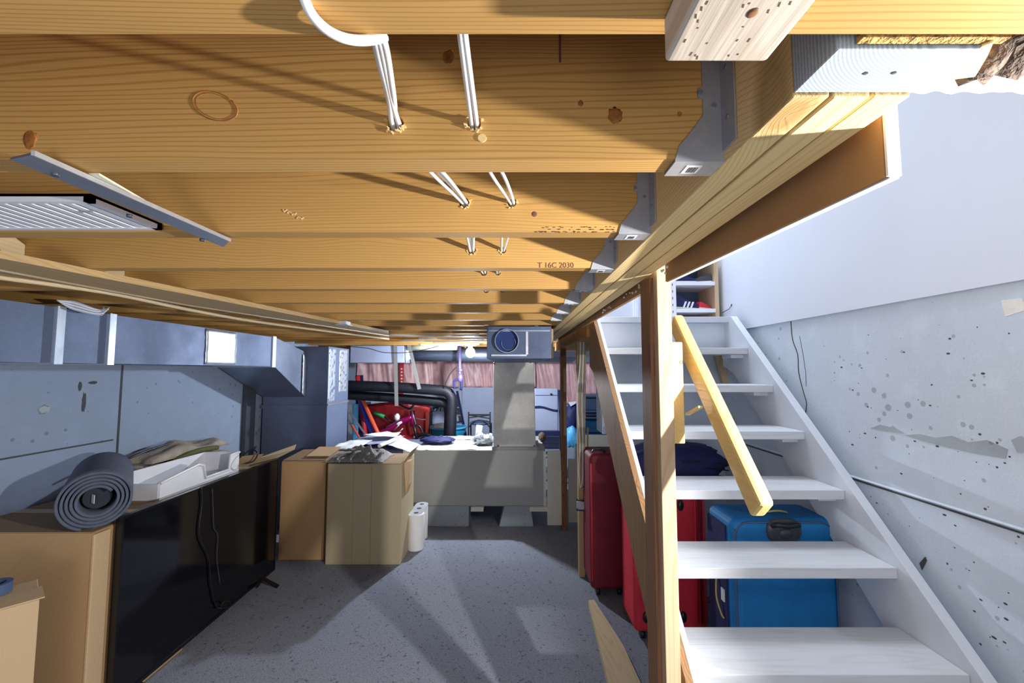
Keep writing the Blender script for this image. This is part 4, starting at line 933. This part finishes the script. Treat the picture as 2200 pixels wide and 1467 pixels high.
thing('dark_cloth', MB().ell((q.x, q.y+.05, ft+.036), (.17, .12, .034), 24, 12, None, .4, 6, 4), M['navy'], 'dark crumpled plastic lying on the furnace top', 'plastic')
# paper heap spread between box and furnace, on the hidden duct
zz = ft+.003
r = root('paper_heap', (-1.15, fy0+.4, zz), 'heap of large white papers lying left of the furnace top', 'paper')
for i, px in enumerate(([(748, 950), (840, 955), (870, 936), (790, 934)], [(826, 952), (884, 972), (906, 958), (858, 936)], [(700, 965), (760, 965), (800, 945), (752, 945)], [(780, 935), (850, 938), (862, 928), (800, 930)])):
    P = [PZ(x, y, zz+.02+.016*i) for x, y in px]
    part('sheet', MB().sheet(lambda u, v, P=P, i=i: tuple(((P[0]*(1-u)+P[1]*u)*(1-v)+(P[3]*(1-u)+P[2]*u)*v)+Vector((0,0,.02*noise.noise(Vector((u*3, v*3, i)))))), 12, 12, .002), M['paper'] if i != 0 else M['gtub'], r)
part('crumpled_edge', MB().tube([PZ(815, 958, zz+.05), PZ(838, 948, zz+.06), PZ(860, 938, zz+.06)], .018, 8, smooth_path=4), M['white'], r)
part('front_drop', MB().prism([(PY(866, 975, fy0+.06).x, fy0+.06, ft-.07), (PY(889, 975, fy0+.06).x, fy0+.06, ft-.07), (PY(896, 960, fy0+.06).x, fy0+.06, ft+.01), (PY(866, 960, fy0+.06).x, fy0+.06, ft+.02)], (0, .006, 0)), M['paper'], r)
q = PZ(1036, 958, ft)
r = root('crumpled_bag', (q.x, q.y, ft), 'crumpled clear plastic bag of small parts on the furnace beside the riser', 'plastic bag')
rnd = random.Random(12)
part('bag', MB().ell((q.x, q.y+.07, ft+.05), (.10, .08, .05), 24, 14, None, .5, 4, 3.5), M['wrap'], r)
for i in range(9): part('bulge', MB().ell((q.x+rnd.uniform(-.09, .10), q.y+rnd.uniform(.0, .09), ft+rnd.uniform(.05, .11)), (rnd.uniform(.018, .035), .02, rnd.uniform(.015, .032)), 10, 6, None, .4, i), M['white'] if i % 2 else M['brown'], r)
part('paper_tube', MB().cyl((q.x-.05, q.y+.08, ft+.04), (q.x-.035, q.y+.09, ft+.19), .032, 14), M['paper'], r)
# ================================================================== FAR END
# insulation
def ins(x0, x1, z0, z1, seed, lab, Y=BW-.03):
    def fn(u, v):
        x = x0+(x1-x0)*u; z = z0+(z1-z0)*v
        f = .060*abs(noise.noise(Vector((x*6+v*.8, z*1.0, seed))))+.050*abs(noise.noise(Vector((x*13+z*1.5, z*1.6, seed+4))))
        return (x, Y-.07+f, z + (.012*noise.noise(Vector((x*9, 0, seed))) if v < .01 else 0))
    thing('wall_insulation', MB().sheet(fn, max(20, int((x1-x0)*70)), 14, .01), M['pink'], lab, 'insulation', 'insulation batts on the far wall')
zi0 = PY(900, 831, BW).z; zi1 = CZ+.16
ins(LW+.02, PY(987, 800, BW).x, zi0, zi1, 1, 'pink plastic-faced insulation on the far wall, behind the black pipes')
ins(PY(990, 800, BW).x, PY(1150, 800, BW).x, zi0, zi1, 2, 'pink insulation on the far wall beside the lit bulb')
ins(PY(1152, 800, BW).x, PY(1206, 800, BW).x, PY(1100, 838, BW).z, zi1, 3, 'pink insulation on the far wall right of the riser duct')
ins(PY(1208, 800, BW).x, PY(1244, 800, BW).x, PY(1100, 866, BW).z, zi1, 5, 'long pink insulation strip on the far wall between the far posts')
ins(PY(1246, 800, BW).x, RW-.01, PY(1100, 846, BW).z, zi1, 7, 'pink insulation on the far wall behind the staircase')
# far ducts
def fb(x0, x1, y0, y1, Y, dep, m, name, lab, cat, bevel=0, group=None, mk=thing):
    a, b = PY(x0, y1, Y), PY(x1, y0, Y)
    return thing(name, MB().box(a.x, b.x, Y, Y+dep, a.z, min(b.z, JB-.001)), m, lab, cat, group, bevel=bevel)
fb(752, 868, 741, 779, 4.9, .3, M['gtub'], 'far_duct', 'pale grey square duct crossing at the back left under the joists', 'duct', .004)
a, b = PY(880, 762, 5.3), PY(1050, 762, 5.3)
thing('round_duct', MB().cyl(PY(882, 762, 5.3), PY(1180, 762, 5.3), .085, 24), M['galv'], 'round silver duct pipe running under the far joists', 'duct')
rd = bpy.data.objects['round_duct']
for xx in (900, 1000): q = PY(xx, 750, 5.3); part('hanger_strap', MB().box(q.x-.012, q.x+.012, 5.298, 5.302, q.z, JT-.001), M['strap'], rd)
thing('round_duct', MB().cyl(PY(875, 745, 5.0), PY(985, 744, 5.0), .045, 20), M['cream'], 'thin yellowish round pipe above the silver duct', 'pipe')
q = PY(925, 742, 5.0); part('hanger_strap', MB().box(q.x-.01, q.x+.01, 4.998, 5.002, q.z+.04, JT-.001), M['strap'], bpy.data.objects['round_duct.001'])
thing('duct_flange', MB().cyl(PY(874, 763, 5.05), PY(876, 763, 5.15), .06, 20), M['white'], 'white disc end beside the hanging strap', 'duct cap')
thing('metal_pipe', MB().box(PY(1150, 770, 5.6).x, RW, 5.6, 5.75, PY(1150, 778, 5.6).z, PY(1150, 767, 5.6).z), M['galv'], 'grey pipe along the top of the far right insulation', 'pipe')
for i, (x0, x1, y) in enumerate(((830, 1030, 722), (900, 1045, 714), (860, 1040, 729), (930, 1035, 736), (900, 1030, 707))):
    Y = JY[10+i]-.018; thing('far_cable', MB().tube([(PY(x0+(x1-x0)*t, y, Y).x, Y, JB-.0088-.004*(1-math.cos(t*6.283))) for t in [k/8 for k in range(9)]], .009, 6, smooth_path=2), M['cable'],
        ['nearest of the five white cables under the far joists left of the duct box', 'second nearest of the five white cables under the far joists', 'middle one of the five white cables under the far joists', 'second farthest of the five white cables, close to the bulb', 'farthest of the five white cables under the joists, behind the bulb'][i], 'cable', 'white cables under the far joists')
thing('thin_black_wire', MB().tube([PY(745, 744, 4.6), PY(790, 748, 4.6), PY(825, 757, 4.6), PY(875, 757, 4.6), PY(925, 748, 4.6), PY(972, 733, 4.6)], .004, 6, smooth_path=4), M['cable_k'], 'thin black wire drooping in front of the back duct', 'wire')
# black insulated pipes
r = root('insulated_pipes', PY(968, 985, 5.0), 'pair of thick black foam-covered pipes bending down behind the furnace', 'pipe')
part('upper_pipe', MB().tube([PY(740, 828, 5.0), PY(850, 832, 5.0), PY(940, 838, 5.0), PY(958, 841, 5.0), PY(967, 849, 5.0), PY(971, 865, 5.0), PY(969, 920, 5.0), PY(967, 1005, 5.0)], .062, 16, smooth_path=4), M['pipe'], r)
part('lower_pipe', MB().tube([PY(740, 848, 5.1), PY(850, 855, 5.1), PY(935, 863, 5.1), PY(955, 866, 5.1), PY(962, 874, 5.1), PY(964, 890, 5.1), PY(963, 930, 5.1), PY(961, 1005, 5.1)], .055, 16, smooth_path=4), M['pipe'], r)
for (xt, yt, xb, yb, lab) in ((874, 720, 901, 836, 'slanted grey metal strap hanging from the joists to the black pipe'), (849, 728, 852, 872, 'upright grey metal strap hanging to the lower black pipe')):
    thing('pipe_strap', MB().bar(PY(xt, yt, 4.88), PY(xb, yb, 4.9), .042, .006, (0, 1, 0)), M['strap'], lab, 'strap', 'pipe straps')
# red level & far plumbing
r = root('red_level', PY(863, 826, 6.2), 'long red spirit level with white marks leaning on the far wall', 'spirit level')
a, b = PY(858, 826, 6.2), PY(867, 779, 6.2); part('body', MB().box(a.x, b.x, 6.2, 6.23, 0, b.z), M['rplast'], r)
wb = MB()
for i in range(5): q = PY(863, 792+i*7, 6.2); wb.box(q.x-.012, q.x+.012, 6.197, 6.2, q.z-.014, q.z+.010)
part('marks', wb, M['white'], r, 'white marks')
r = root('water_pipe', PY(990, 850, 4.9), 'dull purple water pipe with a valve hanging left of the bulb', 'pipe')
part('pipe', MB().tube([PY(988, 730, 4.9), PY(988, 800, 4.9), PY(989, 812, 4.9)], .018, 10), M['copper'], r)
part('valve', MB().ell(PY(989, 812, 4.9), (.035, .03, .05), 14, 8).ell(PY(989, 795, 4.9), (.03, .03, .025), 12, 6), M['copper'], r)
part('trap_bend', MB().tube([PY(992, 820, 4.9), PY(990, 838, 4.9), PY(992, 816, 4.9), PY(984, 815, 4.9), PY(975, 820, 4.9), PY(977, 835, 4.9)], .014, 8, smooth_path=3), M['navy'], r)
part('supply_line', MB().tube([PY(984, 785, 4.9), PY(968, 802, 4.9), PY(958, 822, 4.9), PY(957, 830, 4.9)], .006, 6, smooth_path=4), M['cable_k'], r)
r = root('step_ladder', PY(990, 930, 6.1), 'slim grey ladder leaning behind the black pipe', 'ladder')
part('rail', MB().bar(PY(982, 840, 6.1), PY(1016, 1013, 6.0), .03, .02), M['navy'], r); part('rail', MB().bar(PY(968, 850, 6.15), PY(1001, 1011, 6.05), .03, .02), M['strap'], r)
for i in range(4): part('rung', MB().bar(PY(974+i*4, 858+i*17, 6.1), PY(986+i*3.8, 858+i*17, 6.1), .03, .012), M['strap'], r)
# grey low wall board and big items
fb(992, 1062, 832, 990, BW-.10, .05, M['gtub'], 'grey_board', 'pale grey board standing against the far wall under the insulation', 'board')
# red plastic sled
r = root('red_bin', PY(860, 985, 5.75), 'large red moulded plastic bin standing behind the bicycle', 'bin')
def sled(u, v):
    x0, x1 = PY(785, 900, 5.8).x, PY(925, 900, 5.8).x; x = x0+(x1-x0)*u
    zt_ = PY(0, 871, 5.8).z + .05*math.sin(u*2.6)-.10*max(0, u-.7); z = .05+(zt_-.05)*v
    return (x, 5.75-.16*math.sin(math.pi*u)*(.4+.6*v), z)
part('shell', MB().sheet(sled, 30, 20, .02), M['rplast'], r)
part('rim', MB().tube([Vector(sled(k/20, 1)) for k in range(21)], .016, 8), M['red_dk'], r)
a, b = PY(915, 960, 5.62), PY(922, 885, 5.62); part('corner_post', MB().box(a.x, b.x, 5.58, 5.62, .05, b.z), M['oplast'], r)
part('rib', MB().tube([PY(893, 898, 5.6), PY(905, 901, 5.6), PY(915, 901, 5.6)], .007, 6), M['white'], r)
# bicycle
bY = 5.3
r = root('childs_bicycle', PY(870, 990, bY), "magenta child's bicycle leaning in front of the red bin", 'bicycle')
T = lambda pts, rad, nm, m, s=0: part(nm, MB().tube([PY(x, y, bY+dy) for x, y, dy in pts], rad, 10, smooth_path=s), m, r)
T([(885, 896, 0), (860, 908, 0), (832, 925, .02), (805, 934, .05)], .036, 'frame', M['magenta'], 4)
T([(886, 882, 0), (887, 912, -.02)], .030, 'head_tube', M['magenta'])
T([(830, 918, .01), (858, 903, 0), (880, 894, 0)], .010, 'top_tube', M['silver'])
T([(884, 878, -.03), (888, 893, -.04), (893, 912, -.04)], .009, 'stem', M['silver'])
T([(889, 912, -.05), (893, 930, -.05), (896, 945, -.05)], .018, 'fork', M['black']); T([(893, 913, .05), (902, 916, .05), (908, 930, .05), (913, 946, .05)], .016, 'fork', M['black'], 3)
T([(858, 868, 0), (868, 874, -.02), (880, 878, -.03), (889, 870, -.03), (900, 860, .02)], .013, 'handlebar', M['black'], 4)
T([(804, 886, .0), (826, 895, .0)], .025, 'grip', M['green']); T([(826, 895, 0), (836, 903, .0), (846, 910, .01)], .010, 'brake_lever', M['black'])
wc = PY(914, 962, bY); part('front_wheel', MB().torus(wc, (.35, 1, .1), .17, .022, 36), M['black'], r); part('front_rim', MB().torus(wc, (.35, 1, .1), .145, .008, 36), M['silver'], r)
wc2 = PY(800, 965, bY+.05); part('rear_wheel', MB().torus(wc2, (.2, 1, .1), .17, .022, 36), M['black'], r)
part('mudguard', MB().torus(wc, (.35, 1, .1), .20, .016, 20, (2.6, 4.6)), M['silver'], r)
part('white_basket', MB().ell(PY(853, 896, bY-.05), (.035, .03, .045), 14, 8, None, .3, 2), M['white'], r)
part('decal', MB().ell(PY(858, 909, bY-.035), (.040, .006, .018), 14, 8, Matrix.Rotation(R(-25), 4, 'Y').to_euler()), M['white'], r, 'white oval decal')
T([(846, 925, -.03), (858, 912, -.03)], .008, 'seat_stay', M['silver']); T([(850, 935, -.04), (866, 920, -.04)], .008, 'seat_stay', M['silver'])
# tubes and boards by the plenum
for (x0, y0, x1, y1, m, w_, Y, nm, lab, cat) in (
    (758, 868, 757, 985, M['foam'], .10, 5.35, 'white_board', 'white board upright beside the plenum edge', 'board'),
    (765, 868, 765, 985, M['cyan'], .05, 5.3, 'blue_board', 'light blue board upright by the plenum', 'board'),
    (772, 806, 776, 990, M['navy'], .09, 5.6, 'navy_case', 'dark navy upright case behind the coloured sticks', 'case')):
    thing(nm, MB().bar(PY(x0, y0, Y), Vector((PY(x1, y1, Y).x, Y, 0)), w_, .04, (0, 1, 0)), m, lab, cat)
for (x0, y0, x1, y1, m, rad, Y, lab) in (
    (768, 808, 786, 945, M['rplast'], .030, 5.45, 'red and orange stick leaning left of the bicycle'),
    (774, 862, 802, 940, M['bplast'], .022, 5.25, 'bright blue stick leaning beside the red bin'),
    (773, 846, 785, 872, M['oplast'], .024, 5.2, 'short orange stick crossing behind the black pipes'),
    (751, 885, 784, 932, M['silver'], .012, 5.0, 'thin silver rod slanting at the foot of the sticks'),
    (756, 912, 775, 945, M['oplast'], .012, 4.95, 'thin peach rod low beside the plenum')):
    pa, pb = PY(x0, y0, Y), PY(x1, y1, Y); pb = pa+(pb-pa)*((pa.z-.02)/(pa.z-pb.z))
    thing('leaning_stick', MB().cyl(pa, pb, rad, 12), m, lab, 'stick', 'sticks leaning by the plenum')
fb(796, 853, 852, 872, 5.95, .1, M['foam'], 'foam_slab', 'pale foam slab lying on top of the red bin', 'foam', .01)
r = root('dark_tarp', PY(898, 885, 5.9), 'dark crumpled tarp bundle behind the bicycle handlebar', 'tarp')
rnd = random.Random(5)
for i in range(7): part('fold', MB().ell(PY(862+i*12, 865+rnd.uniform(-5, 9), 5.9+rnd.uniform(-.05, .08)), (.10, .08, .07), 14, 8, None, .5, i), M['dkgrey'] if i % 2 else M['navy'], r)
fb(928, 958, 884, 912, 6.0, .25, M['gtub'], 'grey_tub', 'grey tub behind the black downpipe', 'tub', .01)
r = root('wire_rack', PY(945, 880, 6.1), 'small dark wire rack behind the black pipe bend', 'rack')
for i in range(4): part('wire', MB().bar(PY(930+i*8, 883, 6.05), PY(934+i*8, 858, 6.05), .012, .012), M['navy'], r)
part('wire', MB().bar(PY(928, 871, 6.05), PY(958, 869, 6.05), .012, .012), M['navy'], r)
r = root('teal_basin', PY(962, 935, 5.6), 'round teal plastic basin holding white things behind the downpipe', 'basin')
c0 = PY(963, 917, 5.7); part('basin', MB().tube([c0-Vector((0,0,.16)), c0], [.20, .245], 28), M['teal'], r); part('rim', MB().torus(c0, (0,0,1), .245, .014, 32), M['cyan'], r)
part('contents', MB().ell(c0+Vector((-.06, -.05, .01)), (.15, .12, .05), 16, 8, None, .5, 3), M['white'], r)
thing('basin_stool', MB().cyl((c0.x, c0.y, 0), (c0.x, c0.y, c0.z-.162), .19, 20), M['navy'], 'dark blue tub under the teal basin', 'tub')
# black metal chairs
def wirechair(x0, x1, yt, yb, Y, lab):
    r = root('folding_chair', PY((x0+x1)/2, 985, Y), lab, 'chair')
    a = [PY(x0, yt, Y), PY(x1, yt, Y)]
    for q in a: part('leg', MB().bar(q, Vector((q.x, q.y, .0)), .018, .018), M['black'], r)
    for q in a: part('leg', MB().bar(Vector((q.x, q.y+.3, CZ-.72)), Vector((q.x, q.y+.35, .0)), .018, .018), M['black'], r)
    z1, z2 = PY(0, yt+6, Y).z, PY(0, yb, Y).z
    part('back_rail', MB().bar((a[0].x, Y, z1), (a[1].x, Y, z1), .016, .02), M['black'], r)
    part('back_brace', MB().bar((a[0].x, Y+.01, z1-.04), (a[1].x, Y+.01, z1-.005), .014, .014).bar((a[0].x, Y+.02, z1-.005), (a[1].x, Y+.02, z1-.05), .014, .014), M['black'], r)
    xm = (a[0].x+a[1].x)/2; wd = (a[1].x-a[0].x)/2
    part('curved_brace', MB().tube([(xm+wd*t, Y, z2+.02+.10*(1-t*t)) for t in [-1, -.6, -.2, .2, .6, 1]], .008, 6, smooth_path=2), M['black'], r)
    part('seat', MB().ell((xm, Y+.15, CZ-.70), (wd*1.0, .18, .03), 24, 8), M['slate'], r, 'slate grey padded seat')
wirechair(1007, 1053, 885, 922, 5.5, 'black wire-framed folding chair behind the crumpled bag')
# grey plastic cabinet
r = root('grey_chair', PY(1178, 985, 5.4), 'grey plastic folding seat with a black curved bar right of the riser', 'chair')
a, b = PY(1148, 926, 5.4), PY(1199, 834, 5.4); part('back_panel', MB().box(a.x, b.x, 5.4, 5.44, a.z, b.z), M['gtub'], r, bevel=.015)
q = PY(1150, 849, 5.395); part('groove', MB().box(a.x+.01, b.x-.01, 5.393, 5.4, q.z-.004, q.z+.004), M['slate'], r)
q = PY(1184, 847, 5.39); part('latch', MB().ell(q, (.014, .01, .014), 10, 6), M['black'], r)
part('curved_bar', MB().tube([PY(1148+i*8.5, 876-3*math.sin(i*.75+.6)+i*.5, 5.38) for i in range(7)], .012, 8, smooth_path=3), M['navy'], r)
part('frame_tube', MB().tube([PY(1201, 838, 5.42), PY(1204, 900, 5.42), PY(1206, 975, 5.42)], .016, 8), M['navy'], r)
a, b = PY(1150, 936, 5.36), PY(1203, 926, 5.36); part('seat_bar', MB().box(a.x, b.x, 5.33, 5.4, a.z, b.z), M['navy'], r)
for yy in (942, 952, 962): part('slat', MB().bar(PY(1152, yy, 5.36), PY(1200, yy, 5.36), .02, .012), M['navy'], r)
for xx in (1151, 1205):
    for yy in (5.42, 5.75): part('leg', MB().bar(Vector((PY(xx, 936, 5.42).x, yy, PY(xx, 936, 5.42).z)), Vector((PY(xx, 936, 5.42).x, yy, 0)), .03, .03), M['navy'], r)
a, b = PY(1152, 984, 5.5), PY(1202, 936, 5.5); part('lower_panel', MB().box(a.x, b.x, 5.5, 5.53, a.z, b.z), M['gtub'], r)
thing('brown_pouch', MB().ell((PY(1165, 955, 4.45).x, 4.45, ft+.05), (.042, .042, .046), 16, 10, None, .3, 5), M['brown'], 'brown cloth pouch on the right end of the furnace', 'pouch')
# items seen between the posts, right
thing('navy_sack', MB().ell(PY(1231, 897, 5.0), (.10, .09, .16), 20, 14, None, .3, 4), M['navy'], 'dark navy sack between the two far posts', 'sack')
thing('white_card', MB().prism([PY(x, y, 4.95) for x, y in ((1221, 864), (1238, 862), (1238, 866), (1226, 873))], (0, .01, 0)), M['white'], 'white corner of paper above the navy sack', 'paper')
thing('cyan_bag', MB().ell(PY(1229, 938, 4.9), (.075, .07, .12), 18, 12, None, .25, 2), M['cyan'], 'bright light-blue bag below the navy sack', 'bag')
thing('yellow_stick', MB().bar(PY(1263, 918, 3.6), Vector((PY(1256, 1000, 3.6).x, 3.6, 0)), .012, .012), M['rail'], 'short pale yellow stick right of the cable-draped post', 'stick')
for i, (yt, yb, m, lab) in enumerate(((850, 882, M['slate'], 'slate blue tub at the top of the stack behind the stringer'), (882, 894, M['slate'], 'thin dark lid box in the stacked tubs behind the stringer'), (896, 930, M['dteal'], 'upper teal storage tub behind the stringer'), (932, 985, M['dteal'], 'lower teal storage tub behind the stringer'))):
    a, b = PY(1256, yb, 4.6), PY(1322, yt, 4.6)
    r = root('storage_tub', ((a.x+b.x)/2, 4.7, a.z), lab, 'storage tub', 'stacked tubs')
    part('tub', MB().box(a.x, b.x, 4.6, 4.95, a.z if i < 3 else .75, b.z-.02), m, r, bevel=.01); part('lid', MB().box(a.x-.01, b.x+.01, 4.59, 4.96, b.z-.02, b.z), M['slate'], r, bevel=.004)
a = PY(1256, 985, 4.6)
thing('tub_shelf', MB().box(a.x-.02, a.x+.36, 4.58, 4.97, 0, .748), M['furn_lt'], 'pale cabinet carrying the stacked tubs behind the stringer', 'cabinet')
